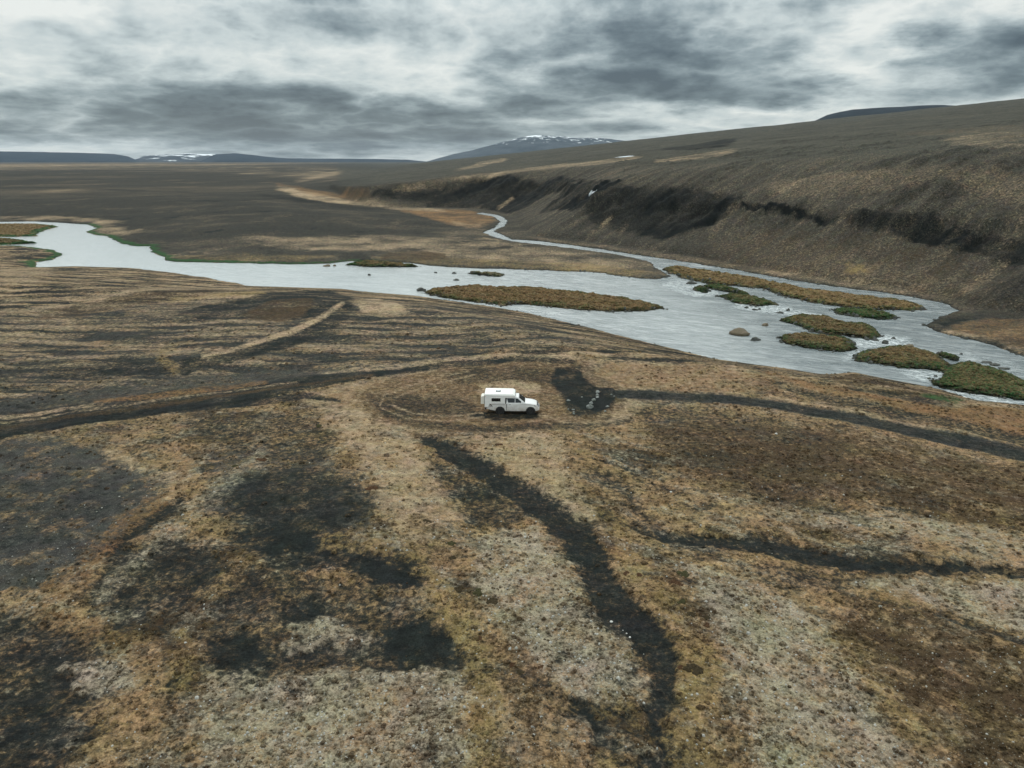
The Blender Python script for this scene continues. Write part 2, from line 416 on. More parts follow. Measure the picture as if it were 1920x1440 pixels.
# (type, weight, softness in px-ish, outline) ; outlines of 3-tuples are lines with half width
COVER = [
    # near ground
    ('dark', .74, 1.2, [(400, 1130), (470, 1060), (600, 1080), (720, 1090), (840, 1170), (880, 1250), (820, 1290), (700, 1270), (600, 1300), (500, 1330), (410, 1310), (380, 1220)]),
    ('ash', .95, 1.0, [(-200, 800), (120, 828), (200, 850), (290, 880), (330, 905), (300, 940), (240, 975), (190, 1040), (130, 1090), (80, 1110), (-200, 1130)]),
    ('dark', .35, 1.6, [(60, 900), (200, 900), (240, 940), (120, 1010), (-100, 1060), (-200, 960)]),
    ('dark', 0.90, 1.2, [(-200, 1120), (90, 1160), (180, 1190), (210, 1240), (240, 1290), (150, 1350), (130, 1460), (-300, 1560)]),
    ('ash', .60, 1.2, [(400, 850), (600, 840), (720, 930), (700, 1000), (520, 1010), (380, 960)]),
    ('dark', .86, 1.1, [(440, 890), (560, 870), (660, 900), (700, 950), (640, 1010), (520, 1000), (420, 960)]),
    ('dark', 0.97, .7, [(440, 990), (520, 975), (640, 1000), (700, 1035), (780, 1040), (810, 1060), (800, 1105), (700, 1100), (640, 1070), (500, 1060), (430, 1010)]),
    ('dark', .90, 1.0, [(145, 1115), (190, 1050), (250, 1020), (350, 1000), (430, 1040), (400, 1100), (330, 1150), (250, 1140), (160, 1130)]),
    ('dark', 0.94, .5, [(352, 930, 8), (300, 965, 12), (250, 1000, 14), (190, 1050, 10)]),
    ('dark', 0.94, .7, [(530, 1120), (600, 1110), (612, 1150), (560, 1180), (510, 1160)]),
    ('dark', 0.97, .7, [(395, 1195), (470, 1170), (520, 1225), (510, 1300), (430, 1305), (385, 1240)]),
    ('dark', 0.97, .7, [(715, 1165), (800, 1160), (870, 1205), (885, 1245), (780, 1260), (700, 1225)]),
    ('dark', 0.74, .8, [(530, 1225, 14), (600, 1215, 16), (650, 1240, 12), (680, 1290, 20)]),
    ('dark', 0.59, 1.0, [(420, 1080), (480, 1060), (520, 1110), (460, 1150), (420, 1140)]),
    ('dark', 0.76, .9, [(800, 850), (850, 880), (960, 930), (1010, 960), (960, 990), (870, 968), (830, 930)]),
    ('dark', 0.97, .45, [(790, 822, 6), (830, 840, 16), (880, 866, 20), (930, 893, 22), (990, 930, 24), (1040, 962, 28), (1085, 1000, 32), (1112, 1050, 34), (1128, 1100, 34), (1165, 1150, 38),
                        (1215, 1195, 42), (1245, 1240, 34), (1245, 1300, 28), (1240, 1350, 24), (1262, 1410, 22), (1285, 1470, 20)]),
    ('dark', 0.94, .5, [(1070, 1316, 8), (1100, 1340, 11), (1130, 1375, 13), (1160, 1402, 6)]),
    ('dark', 0.94, .6, [(1200, 1425, 14), (1240, 1460, 18)]),
    ('dark', 0.97, .5, [(1230, 1006, 6), (1330, 1013, 11), (1450, 1030, 15), (1560, 1050, 16), (1650, 1060, 13), (1750, 1064, 13), (1830, 1066, 10)]),
    ('dark', .85, .4, [(1800, 1064, 9), (1870, 1070, 7), (1990, 1090, 8)]),
    ('black', .85, .3, [(1850, 1062, 3), (1890, 1064, 6), (1960, 1080, 8)]),
    ('dark', 0.69, .8, [(1100, 880, 10), (1170, 920, 16), (1200, 965, 14), (1245, 1010, 12)]),
    ('dark', 0.59, 1.2, [(1190, 765), (1300, 762), (1450, 785), (1600, 830), (1560, 900), (1500, 960), (1400, 930), (1300, 880), (1220, 820)]),
    ('dark', 0.74, .6, [(925, 992), (960, 988), (985, 1008), (970, 1025), (935, 1012)]),
    ('dark', 0.54, .8, [(1480, 1075), (1560, 1070), (1640, 1085), (1600, 1105), (1500, 1100)]),
    ('dark', 0.64, .8, [(330, 790), (430, 780), (560, 775), (640, 820), (600, 870), (520, 862), (450, 850), (380, 820)]),
    ('dark', 0.64, .8, [(500, 1300, 14), (600, 1290, 20), (690, 1330, 14)]),
    ('dark', 0.64, .8, [(390, 1290), (430, 1300), (450, 1360), (420, 1380), (380, 1340)]),
    ('dark', 0.49, .8, [(1400, 1050), (1500, 1060), (1560, 1090), (1480, 1110), (1410, 1080)]),
    ('sand', .60, .8, [(600, 760), (680, 770), (760, 800), (800, 860), (830, 920), (860, 970), (800, 1010), (760, 1020), (720, 960), (700, 900), (660, 840), (620, 800)]),
    ('sand', .55, .8, [(850, 820), (960, 808), (1060, 820), (1050, 860), (1080, 920), (1130, 980), (1090, 975), (1010, 920), (930, 870)]),
    ('rust', .40, .7, [(350, 870, 10), (330, 925, 10), (280, 950, 12), (220, 990, 16), (180, 1050, 14), (110, 1110, 30), (90, 1150, 20), (200, 1195, 10), (300, 1240, 16)]),
    ('sand', .55, .6, [(200, 850, 8), (280, 880, 8), (340, 905, 10), (330, 935, 8)]),
    ('pale', .28, .9, [(500, 850, 10), (420, 905, 16), (370, 960, 22), (300, 1010, 14), (180, 1120, 16)]),
    ('pale', .60, .9, [(550, 1190, 20), (620, 1180, 16), (690, 1200, 14)]),
    ('dark', .45, 1.0, [(230, 1130, 20), (300, 1180, 16), (330, 1260, 18), (360, 1380, 24)]),
    ('dark', .40, 1.2, [(380, 940), (470, 900), (560, 940), (500, 1000), (420, 1010)]),
    ('pale', .68, 1.0, [(900, 1000), (1000, 985), (1075, 1080), (1100, 1150), (1190, 1215), (1205, 1300), (1100, 1310), (960, 1220), (880, 1100)]),
    ('pale', .65, 1.2, [(380, 1250), (520, 1270), (700, 1250), (860, 1260), (880, 1460), (380, 1460)]),
    ('pale', .68, 1.0, [(1270, 1050), (1380, 1080), (1480, 1130), (1560, 1180), (1600, 1260), (1700, 1400), (1700, 1480), (1420, 1480), (1370, 1300), (1350, 1180)]),
    ('pale', .68, .8, [(1600, 1090), (1760, 1090), (1940, 1090), (1960, 1190), (1850, 1170), (1740, 1130)]),
    ('pale', .65, .8, [(130, 1250), (230, 1230), (250, 1290), (160, 1310)]),
    ('pale', .50, 1.0, [(1450, 960, 14), (1650, 980, 16), (1850, 1010, 20), (1960, 1040, 16)]),
    ('moss', .60, .7, [(790, 1060, 8), (830, 1110, 22), (870, 1170, 26), (895, 1230, 22), (910, 1330, 26), (920, 1470, 34)]),
    ('moss', .50, .8, [(1150, 985, 14), (1190, 1060, 26), (1260, 1150, 26), (1310, 1220, 34), (1310, 1300, 40), (1300, 1380, 40), (1320, 1480, 40)]),
    ('moss', .50, .8, [(340, 1180, 10), (345, 1240, 16), (340, 1290, 14)]),
    ('moss', .40, .8, [(1560, 1190, 14), (1620, 1250, 16), (1700, 1330, 20), (1800, 1400, 24)]),
    ('moss', .35, 1.0, [(600, 1010, 16), (720, 1015, 22), (800, 1040, 10)]),
    ('brown', .75, 1.2, [(1600, 1120), (1750, 1150), (1960, 1240), (1960, 1460), (1820, 1460), (1700, 1310), (1600, 1240), (1560, 1180)]),
    ('brown', .50, 1.2, [(1200, 800), (1350, 790), (1600, 810), (1800, 860), (1960, 900), (1960, 960), (1700, 930), (1500, 960), (1380, 940), (1250, 880)]),
    ('brown', .60, 1.2, [(1350, 840), (1500, 830), (1700, 850), (1960, 890), (1960, 1000), (1800, 980), (1600, 930), (1450, 900)]),
    ('brown', .55, .8, [(785, 965, 10), (830, 1020, 12), (870, 1110, 16), (930, 1135, 12)]),
    ('brown', .45, .8, [(960, 1140, 20), (970, 1250, 24), (1010, 1380, 24)]),
    ('brown', .40, .8, [(1230, 1060, 24), (1290, 1130, 24), (1330, 1200, 18)]),
    ('brown', .45, .8, [(270, 1180, 16), (360, 1230, 16), (380, 1330, 14)]),
    # parking ground and roads
    ('sand', .50, .6, [(560, 752), (640, 724), (760, 696), (860, 676), (1000, 668), (1200, 676), (1400, 692), (1440, 712), (1400, 742), (1200, 734), (1160, 800), (1000, 812), (800, 815), (640, 780)]),
    ('rust', .35, .6, [(600, 745), (700, 715), (900, 680), (1100, 675), (1050, 800), (850, 812), (700, 780)]),
    ('brown', .58, .7, [(660, 745), (720, 712), (880, 684), (1100, 678), (1180, 735), (1160, 790), (1050, 806), (850, 812), (700, 790)]),
    ('rust', .40, .6, [(1150, 680), (1300, 686), (1440, 706), (1470, 735), (1300, 735), (1170, 726), (1110, 700)]),
    ('dark', .55, .6, [(830, 706), (880, 690), (960, 686), (1010, 694), (1050, 690), (1040, 720), (1010, 716), (960, 714), (880, 720)]),
    ('dark', .95, .3, [(1040, 690), (1090, 684), (1102, 722), (1090, 735), (1060, 742), (1030, 720)]),
    ('dark', .62, .6, [(700, 742), (760, 738), (860, 748), (900, 762), (860, 782), (760, 780), (710, 765)]),
    ('dark', .70, .4, [(690, 740, 5), (715, 770, 7), (790, 795, 7), (900, 803, 6), (1010, 800, 6), (1120, 800, 5), (1180, 785, 6), (1190, 762, 6)]),
    ('dark', .95, .3, [(880, 776, 5), (930, 781, 7), (1010, 779, 6)]),  # contact shadow under the truck, painted into the ground colour
    ('sand', .65, .15, [(1010, 776, 1.2), (1060, 792, 1.2), (1130, 793, 1.2), (1190, 776, 1.2), (1195, 752, 1.0), (1150, 712, 1.0), (1080, 690, .8)]),
    ('sand', .65, .15, [(905, 782, 1.2), (840, 790, 1.2), (760, 784, 1.2), (712, 764, 1.0), (720, 740, 1.0), (790, 716, 1.0), (880, 696, .8)]),
    ('sand', .60, .15, [(905, 774, 1.0), (845, 781, 1.0), (775, 775, 1.0), (735, 760, 1.0), (742, 744, 1.0), (800, 722, .9), (890, 703, .8)]),
    ('sand', .7, .4, [(900, 722), (960, 712), (1010, 722), (1020, 736), (960, 738), (900, 742)]),
    ('dark', .55, .6, [(-200, 775, 14), (0, 762, 14), (200, 735, 14), (400, 712, 12), (560, 695, 9)]),
    ('ash', .70, .5, [(-200, 806, 44), (0, 785, 34), (200, 757, 30), (400, 728, 26), (540, 712, 20), (640, 702, 12), (760, 692, 7)]),
    ('dark', .88, .3, [(-200, 820, 30), (0, 799, 23), (200, 770, 20), (400, 742, 18), (540, 723, 15), (620, 711, 11), (730, 697, 8), (850, 682, 6), (960, 674, 5), (1080, 680, 4)]),
    ('brown', .75, .15, [(-200, 822, 5), (0, 802, 4), (200, 773, 3.5), (400, 744, 3), (560, 722, 2), (700, 703, 1.5)]),
    ('sand', .35, .15, [(-200, 812, 2), (0, 792, 1.8), (200, 764, 1.6), (400, 737, 1.4), (560, 716, 1.2)]),
    ('black', .35, .4, [(-200, 832, 7), (0, 806, 6), (200, 777, 5), (400, 752, 5)]),
    ('dark', .85, .3, [(290, 772, 3), (360, 764, 8), (450, 755, 9), (570, 742, 6), (640, 752, 3)]),
    ('sand', .65, .3, [(-200, 800, 4), (0, 783, 3.5), (100, 770, 3), (190, 758, 2)]),
    ('rust', .60, .3, [(180, 752, 3), (300, 742, 5), (400, 729, 5), (500, 716, 3)]),
    ('sand', .75, .3, [(600, 700, 2), (700, 690, 5), (790, 680, 5), (860, 671, 4), (950, 665, 3), (1080, 668, 2)]),
    ('dark', .93, .3, [(1036, 712), (1098, 712), (1122, 727), (1152, 730), (1158, 746), (1060, 752), (1045, 735)]),
    ('dark', .985, .2, [(1062, 747), (1080, 735), (1110, 728), (1150, 731), (1158, 742), (1150, 758), (1140, 770), (1115, 780), (1085, 784), (1066, 776), (1056, 762)]),
    ('ash', .95, .25, [(1148, 739, 8), (1250, 742, 9), (1350, 747, 9), (1450, 758, 8), (1550, 776, 9), (1700, 806, 11), (1850, 836, 13), (1990, 868, 15)]),
    ('dark', .72, .25, [(1150, 739, 6), (1250, 742, 7), (1350, 747, 7), (1450, 758, 6), (1550, 776, 7), (1700, 806, 9), (1850, 836, 11), (1990, 868, 13)]),
    ('dark', .70, .3, [(1470, 728, 3), (1560, 746, 8), (1650, 766, 9), (1750, 786, 9), (1850, 808, 11), (1990, 842, 12)]),
    ('sand', .6, .2, [(1440, 744, 2.5), (1550, 763, 2.5), (1650, 783, 2.5), (1760, 806, 2.5)]),
    ('sand', .50, .4, [(1172, 762), (1180, 750), (1215, 752), (1190, 775), (1165, 790), (1130, 795), (1150, 775)]),
    ('rust', .75, .5, [(1430, 697), (1540, 722), (1650, 742), (1780, 764), (1980, 785), (1990, 830), (1800, 788), (1650, 754), (1500, 726)]),
    ('brown', .60, .4, [(1537, 706), (1594, 700), (1650, 714), (1725, 728), (1785, 742), (1790, 756), (1725, 744), (1650, 731), (1575, 718)]),
    ('green', .65, .3, [(1725, 742), (1790, 744), (1834, 756), (1790, 758)]),
    # upper left flats this side of the river
    ('ash', .35, .8, [(-200, 590), (200, 570), (420, 560), (700, 560), (1000, 600), (1150, 650), (900, 660), (750, 690), (400, 730), (-200, 770)]),
    ('dark', .85, .4, [(380, 572), (470, 556), (560, 546), (630, 545), (655, 560), (630, 585), (560, 600), (480, 596), (420, 600), (330, 590)]),
    ('brown', .75, .3, [(455, 590), (500, 566), (590, 560), (575, 590), (530, 602), (480, 598)]),
    ('dark', .75, .4, [(660, 562, 8), (640, 585, 16), (600, 615, 18), (540, 640, 14), (450, 662, 12), (340, 690, 14)]),
    ('dark', .7, .4, [(100, 700, 10), (200, 690, 14), (350, 690, 12)]),
    ('brown', .55, .5, [(80, 590, 8), (180, 575, 12), (300, 556, 8), (420, 545, 4)]),
    ('sand', .80, .25, [(645, 567, 2), (600, 597, 5), (540, 625, 5), (470, 645, 3.5), (380, 668, 3)]),
    ('sand', .60, .4, [(660, 565), (710, 560), (770, 585), (720, 592), (680, 585)]),
    ('moss', .45, .4, [(300, 650, 8), (310, 680, 10), (330, 700, 5)]),
    ('moss', .55, .2, [(320, 561, 2), (400, 555, 3), (500, 548, 2)]),
    ('sand', .45, .3, [(0, 563, 3), (120, 560, 3), (220, 552, 3), (350, 540, 3), (470, 542, 2)]),
    ('sand', .45, .3, [(0, 590, 3), (90, 575, 4), (200, 562, 4)]),
    ('sand', .40, .3, [(60, 612, 2), (200, 612, 3), (330, 608, 2), (440, 618, 2)]),
    ('black', .45, .2, [(0, 548, 3), (100, 548, 3), (170, 545, 2)]),
    ('black', .40, .2, [(240, 552, 2), (320, 546, 3), (450, 545, 2), (560, 541, 2)]),
    ('sand', .5, .5, [(0, 500), (60, 497), (110, 505), (60, 530), (0, 535)]),
    ('black', .45, .3, [(800, 560, 2), (900, 577, 3), (1000, 594, 3), (1100, 618, 3), (1200, 643, 3), (1350, 679, 3), (1450, 694, 3)]),
    # across the river
    ('dark', .62, 2, [(-600, 345), (100, 350), (700, 372), (900, 420), (800, 440), (600, 440), (520, 470), (330, 470), (200, 430), (0, 408), (-600, 400)]),
    ('dark', .55, 3, [(-600, 322), (300, 318), (700, 330), (700, 372), (100, 355), (-600, 350)]),
    ('sand', .55, .6, [(170, 420), (190, 415), (230, 425), (240, 440), (215, 442), (185, 436)]),
    ('sand', .55, .6, [(215, 440, 4), (240, 437, 4), (265, 432, 3)]),
    ('sand', .4, .6, [(0, 410, 4), (80, 408, 4), (180, 413, 4), (230, 417, 2)]),
    ('sand', .45, .8, [(440, 445), (560, 445), (700, 440), (800, 445), (960, 456), (1080, 475), (1190, 500), (1150, 505), (900, 488), (700, 470), (500, 465)]),
    ('moss', .35, .8, [(320, 483), (450, 475), (640, 480), (560, 490), (360, 489)]),
    ('moss', .35, .8, [(700, 480), (900, 485), (1100, 495), (1230, 512), (1180, 518), (1000, 503), (800, 498)]),
    ('dark', .70, .4, [(640, 473), (680, 472), (700, 486), (680, 490), (640, 486)]),
    ('brown', .75, .3, [(720, 474), (780, 470), (840, 475), (842, 488), (780, 489), (715, 486)]),
    ('rust', .75, .6, [(745, 393), (850, 392), (925, 402), (928, 414), (893, 428), (840, 420), (790, 405)]),
    ('sand', .35, .6, [(850, 418, 3), (885, 425, 4), (905, 420, 3)]),
    ('sand', .75, .6, [(520, 352, 4), (560, 364, 6), (620, 374, 6), (680, 380, 5), (740, 388, 5), (830, 394, 3)]),
    ('rust', .5, .6, [(520, 345, 3), (570, 358, 4), (640, 368, 5), (690, 368, 3)]),
    ('sand', .5, .8, [(560, 340, 2), (600, 330, 4), (640, 322, 3)]),
    ('black', .5, .6, [(490, 366, 2), (560, 376, 3), (630, 386, 3), (700, 392, 2)]),
    ('sand', .5, 2, [(70, 360, 2), (110, 358, 3), (150, 356, 2)]),
    # far flats
    ('sand', .55, 5, [(-200, 305), (150, 305), (330, 307), (150, 312), (-200, 318)]),
    ('black', .4, 5, [(-50, 308, 1), (80, 307, 1.5), (180, 307, 1)]),
    ('dark', .6, 5, [(330, 305), (700, 306), (800, 312), (700, 318), (500, 312)]),
    ('sand', .5, 5, [(300, 310, 1), (450, 308, 1), (560, 306, .8), (720, 304, .6)]),
    # the hillside
    ('black', .97, .4, [(690, 372), (705, 356), (780, 352), (862, 350), (882, 336), (960, 326), (1060, 328), (1085, 340), (1030, 365), (965, 398), (900, 386), (780, 382)]),
    ('black', .86, .6, [(1060, 345), (1180, 350), (1300, 350), (1400, 370), (1340, 420), (1240, 450), (1120, 420), (1010, 400)]),
    ('sand', .65, .6, [(740, 358, 1), (800, 347, 2.5), (870, 333, 2.5), (960, 322, 3), (1040, 312, 4), (1120, 305, 4), (1200, 294, 2)]),
    ('sand', .70, .6, [(1230, 302, 2), (1290, 297, 5), (1340, 290, 6), (1378, 282, 4)]),
    ('sand', .70, .6, [(860, 318, 2), (900, 308, 5), (950, 298, 2)]),
    ('snow', .9, .1, [(1155, 295.2, .4), (1175, 293.4, .9), (1188, 292.4, .4)]),
    ('snow', .9, .1, [(1108, 357.5, .5), (1116, 356, 1.0), (1124, 354.5, .5)]),
    ('black', .85, .4, [(1240, 280, 2), (1300, 276, 5), (1360, 268, 7), (1380, 262, 3)]),
    ('sand', .18, 2, [(1700, 250, 3), (1800, 246, 6), (1960, 240, 8)]),
    ('sand', .42, 1, [(1770, 262), (1830, 248), (1940, 248), (1960, 278), (1850, 276), (1790, 272)]),
    ('sand', .4, 1, [(1780, 262, 2), (1830, 252, 2), (1800, 270, 2), (1930, 274, 3)]),
    ('sand', .36, 1.2, [(1420, 352), (1500, 335), (1620, 318), (1770, 308), (1800, 325), (1740, 345), (1650, 362), (1540, 368), (1450, 366)]),
    ('sand', .32, 1.2, [(1800, 320), (1860, 312), (1960, 340), (1960, 400), (1880, 375), (1800, 350)]),
    ('brown', .45, 2, [(1300, 470), (1440, 430), (1600, 440), (1800, 470), (1880, 520), (1860, 580), (1700, 550), (1500, 520), (1350, 500)]),
    ('sand', .18, 2, [(1300, 440), (1400, 430), (1600, 470), (1800, 540), (1800, 575), (1600, 530), (1400, 500)]),
    ('black', .97, .2, [(1390, 384, 4), (1450, 396, 7), (1510, 404, 9), (1570, 412, 9)]),
    ('black', .93, .5, [(1570, 395), (1700, 395), (1800, 420), (1960, 450), (1960, 500), (1880, 492), (1780, 465), (1660, 435), (1590, 420)]),
    ('black', .60, .8, [(1820, 575, 4), (1880, 545, 16), (1960, 520, 20)]),
    ('sand', .65, .5, [(1900, 490, 3), (1850, 520, 5), (1805, 548, 10)]),
    ('sand', .50, .5, [(1000, 447, 2), (1110, 459, 3), (1210, 475, 4), (1310, 490, 5), (1420, 505, 6), (1560, 528, 6), (1700, 548, 4)]),
    ('sand', .60, .4, [(1145, 408, 2), (1125, 430, 3), (1100, 445, 4)]),
    ('sand', .50, .4, [(1175, 425, 2), (1160, 440, 3)]),
    ('sand', .45, .4, [(1370, 400, 3), (1340, 430, 4), (1330, 450, 3)]),
    ('sand', .45, .4, [(960, 372, 2), (935, 390, 3)]),
    ('moss', .65, .4, [(1590, 498), (1620, 495), (1622, 508), (1595, 512)]),
    ('rust', .45, .5, [(1780, 612), (1850, 598), (1960, 600), (1960, 660), (1880, 645), (1800, 622)]),
    ('sand', .45, .5, [(1762, 618, 3), (1830, 632, 5), (1920, 655, 5)]),
    ('dark', .85, .3, [(1735, 607), (1770, 596), (1840, 590), (1860, 596), (1790, 606), (1760, 618)]),
]
ROAD_LINE = [(-200, 816, 32), (0, 795, 24), (200, 766, 21), (400, 738, 19), (540, 720, 16), (620, 709, 11), (730, 696, 8), (850, 681, 6)]
PATH_LINE = [(1150, 739, 6), (1250, 742, 7), (1350, 747, 7), (1450, 758, 6), (1550, 776, 7), (1700, 806, 9), (1850, 836, 11), (1990, 868, 13)]
PAD = [(1062, 747), (1080, 735), (1110, 728), (1150, 731), (1158, 742), (1150, 758), (1140, 770), (1115, 780), (1085, 784), (1066, 776), (1056, 762)]


def outline(pts):
    return drop(thick(pts) if len(pts[0]) == 3 else pts)


def densify(pts, line):
    return pts


# project every outline once
_flat, _spans = [], []
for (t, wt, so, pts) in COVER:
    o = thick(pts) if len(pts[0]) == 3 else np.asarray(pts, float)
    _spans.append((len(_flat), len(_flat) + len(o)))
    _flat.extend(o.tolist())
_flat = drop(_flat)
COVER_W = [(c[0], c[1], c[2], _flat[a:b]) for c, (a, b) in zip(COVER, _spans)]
ROAD_W, PATH_W, PAD_W = outline(ROAD_LINE), outline(PATH_LINE), outline(PAD)
FLAT_W = drop([(560, 752), (640, 724), (860, 676), (1000, 668), (1200, 676), (1200, 740), (1160, 800), (1000, 812), (800, 815)])


def cover_at(x, y, info):
    r = info['r']
    near, hill = info['near'], info['hill']
    n = x.shape
    C = {k: np.zeros(n) for k in TYPES}
    side = sst(-4, 7, x) * sst(80, 55, r)       # on the right the ground is combed downhill
    u_, v_ = .82 * x - .57 * y, .57 * x + .82 * y

    def combed(sc, seed):
        a_ = fbm(x / sc, y / (sc * .8), seed, 6, .62)
        b_ = fbm(u_ / (sc * 1.8), v_ / (sc * .62), seed + 300, 6, .62)
        return (a_ + (b_ - a_) * side) * 1.25
    A = combed(5, 41)
    B = combed(8, 42)
    D = combed(3.2, 43)
    H = combed(1.6, 47)
    E = fbm(x / 120, y / 45, 44, 5, .55)
    nearf = near * sst(95, 60, r)
    C['pale'] += nearf * 0.40 * sst(-.05, .35, D)
    C['brown'] += nearf * (0.08 + 0.55 * sst(.02, .40, B) + .35 * sst(.1, .5, H))
    C['moss'] += nearf * 0.28 * sst(0, .4, -D)
    C['dark'] += nearf * (0.10 + 0.60 * sst(.05, .40, -A) + .30 * sst(.1, .5, -H))
    midf = near * sst(60, 95, r)
    C['sand'] += midf * 0.15
    C['dark'] += midf * (0.20 + 0.6 * sst(-.1, .30, B) + .3 * sst(0, .3, -D))
    C['sand'] += midf * .35 * sst(0, .3, A)
    C['moss'] += midf * 0.2 * sst(0, .4, A)
    C['brown'] += midf * 0.18
    farf = (1 - near)
    flat = farf * (1 - hill)
    E2 = fbm(x / 420, y / 420, 48, 6, .6) * sst(250, 900, r) + fbm(x / 60, y / 40, 49, 5, .6) * sst(900, 300, r)
    C['ash'] += flat * 0.9
    C['dark'] += flat * np.clip(0.30 + 1.6 * E2, .05, 1)
    C['moss'] += flat * 0.06
    C['sand'] += flat * 0.30 * sst(0, .4, -E2)
    C['brown'] += flat * 0.10
    strk = fbm(info['al'] / 5, info['ac'] / 34, 45, 5, .6)
    big = fbm(info['al'] / 60, info['ac'] / 60, 46, 4, .55)
    tops = sst(35, 90, info['dV'])
    C['dark'] += hill * (0.66 - .2 * tops + 0.4 * big)
    C['ash'] += hill * (.50 + .40 * tops)
    C['black'] += hill * (0.09 + 0.60 * sst(0.02, .35, strk + .5 * big))
    C['pale'] += hill * (.07 + .08 * np.clip(-big, 0, 1))
    C['brown'] += hill * (0.20 - .12 * tops + 0.1 * big)
    C['green'] += hill * tops * .06
    C['sand'] += hill * (0.02 + 0.18 * (1 - .8 * tops) * sst(.05, .35, -strk - .3 * big))
    C['pale'] += hill * 0.10 * sst(.08, .3, fbm(info['al'] / 2.5, info['ac'] / 20, 70, 4, .6))
    # wind and wash blur the surveyed outlines
    f1, f2 = sst(110, 40, r), sst(60, 200, r)
    wx = f1 * (0.55 * fbm(x / 1.9, y / 1.9, 51, 4, .6)) + (0.5 + 2.6 * f2) * fbm(x / 9, y / 9, 52, 4, .6) * sst(25, 120, r) + 4 * sst(300, 1500, r) * fbm(x / 90, y / 90, 53, 3)
    wy = f1 * (0.55 * fbm(x / 1.9, y / 1.9, 54, 4, .6)) + (0.5 + 4.0 * f2) * fbm(x / 9, y / 9, 55, 4, .6) * sst(25, 120, r) + 12 * sst(300, 1500, r) * fbm(x / 90, y / 90, 56, 3)
    X, Y = x + wx, y + wy
    RAG1 = fbm(x / 4.2, y / 4.2, 57, 4, .6) * sst(900, 300, r)
    RAG2 = fbm(x / 1.1, y / 1.1, 58, 4, .65) * sst(140, 60, r)
    RAG3 = fbm(x / 2.4, y / 2.4, 59, 5, .65) * 1.2
    FARTEX = fbm(x / 13, y / 7, 63, 6, .65) * sst(85, 110, r) * sst(260, 170, r) + fbm(x / 15, y / 22, 64, 6, .65) * sst(170, 260, r) * sst(700, 450, r) + fbm(x / 70, y / 120, 65, 6, .65) * sst(450, 700, r)
    FARTEX = FARTEX * (1 - .5 * hill) + hill * .5 * strk
    STRK = fbm(x / 16, y / 2.6 + .8 * fbm(x / 30, y / 30, 67, 2), 66, 5, .66) * near * sst(75, 95, r)
    lt, dk = .80 * sst(.06, .22, STRK), .97 * sst(-.04, .18, -STRK)
    for m_, t_ in ((lt, 'sand'), (dk, 'dark')):
        for k in TYPES:
            C[k] *= (1 - m_)
        C[t_] += m_
    FT = FARTEX * (1 - near) * (1 - hill)
    for m_, t_ in ((.62 * sst(.06, .36, FT), 'sand'), (.5 * sst(.1, .35, -FT), 'black')):
        m_ = m_ * (1 - .7 * sst(.6, .9, C['dark'])) if t_ == 'sand' else m_
        for k in TYPES:
            C[k] *= (1 - m_)
        C[t_] += m_
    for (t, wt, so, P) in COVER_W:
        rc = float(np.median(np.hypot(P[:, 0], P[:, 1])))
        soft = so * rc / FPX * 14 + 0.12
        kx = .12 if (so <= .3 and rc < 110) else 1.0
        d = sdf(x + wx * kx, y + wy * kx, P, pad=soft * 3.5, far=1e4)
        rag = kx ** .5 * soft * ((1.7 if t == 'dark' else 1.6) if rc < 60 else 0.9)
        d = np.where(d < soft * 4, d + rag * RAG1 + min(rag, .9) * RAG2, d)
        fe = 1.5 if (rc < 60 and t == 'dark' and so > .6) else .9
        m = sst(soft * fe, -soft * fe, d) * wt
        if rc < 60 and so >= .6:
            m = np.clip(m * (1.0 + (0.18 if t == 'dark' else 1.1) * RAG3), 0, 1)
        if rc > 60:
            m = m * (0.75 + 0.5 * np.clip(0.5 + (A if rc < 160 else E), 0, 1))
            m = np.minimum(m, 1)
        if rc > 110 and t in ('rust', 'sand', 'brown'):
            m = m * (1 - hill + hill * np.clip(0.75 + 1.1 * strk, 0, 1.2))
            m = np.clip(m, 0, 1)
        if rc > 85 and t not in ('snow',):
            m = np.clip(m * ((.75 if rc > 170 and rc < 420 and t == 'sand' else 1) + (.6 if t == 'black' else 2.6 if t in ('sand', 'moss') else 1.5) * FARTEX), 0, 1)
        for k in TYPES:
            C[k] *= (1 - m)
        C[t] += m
    # islands: heath and turf
    isl = info['isl']
    on = sst(0.5, -0.5, isl)
    tot = np.zeros(n)
    for k in TYPES:
        C[k] *= (1 - on)
    g = fbm(x / 4, y / 4, 61, 4, .6)
    C['brown'] += on * (0.46 + .3 * g)
    C['rust'] += on * 0.28 * sst(-.4, .3, -g)
    C['moss'] += on * 0.22
    C['green'] += on * (0.10 + .25 * sst(-.1, .4, g))
    C['black'] += on * (.04 + .35 * sst(.0, .5, fbm(x / 1.6, y / 2.4, 68, 4, .65)))
    C['sand'] += on * .3 * sst(.1, .5, fbm(x / 2.6, y / 2.2, 69, 4, .65))
    rimg = on * sst(2.2, .6, -isl) * .55
    for k in TYPES:
        C[k] *= (1 - rimg)
    C['green'] += rimg * .75
    C['dark'] += rimg * .25

    def tint(name, t, a):
        m = sst(1.0, -1.0, sdf(x, y, ISL[name], pad=5)) * a
        for k in TYPES:
            C[k] *= (1 - m)
        C[t] += m
    tint('green', 'green', .7); tint('mound', 'green', .4); tint('corner', 'green', .45); tint('green_rapid', 'green', .6)
    tint('rapid', 'green', .35); tint('dividing', 'rust', .35); tint('big', 'rust', .40); tint('tiny_far', 'pale', .3)
    tint('brown', 'rust', .3); tint('dark_small', 'dark', .5); tint('dividing', 'moss', .2)
    # wet green fringe round quiet water, dark wet stone elsewhere
    d = info['d']
    edge = sst(0.1, 0.4, d) * np.clip((2.2 + 2.6 * g + 1.0 * sst(-60, -110, x) - d) / 1.2, 0, 1)
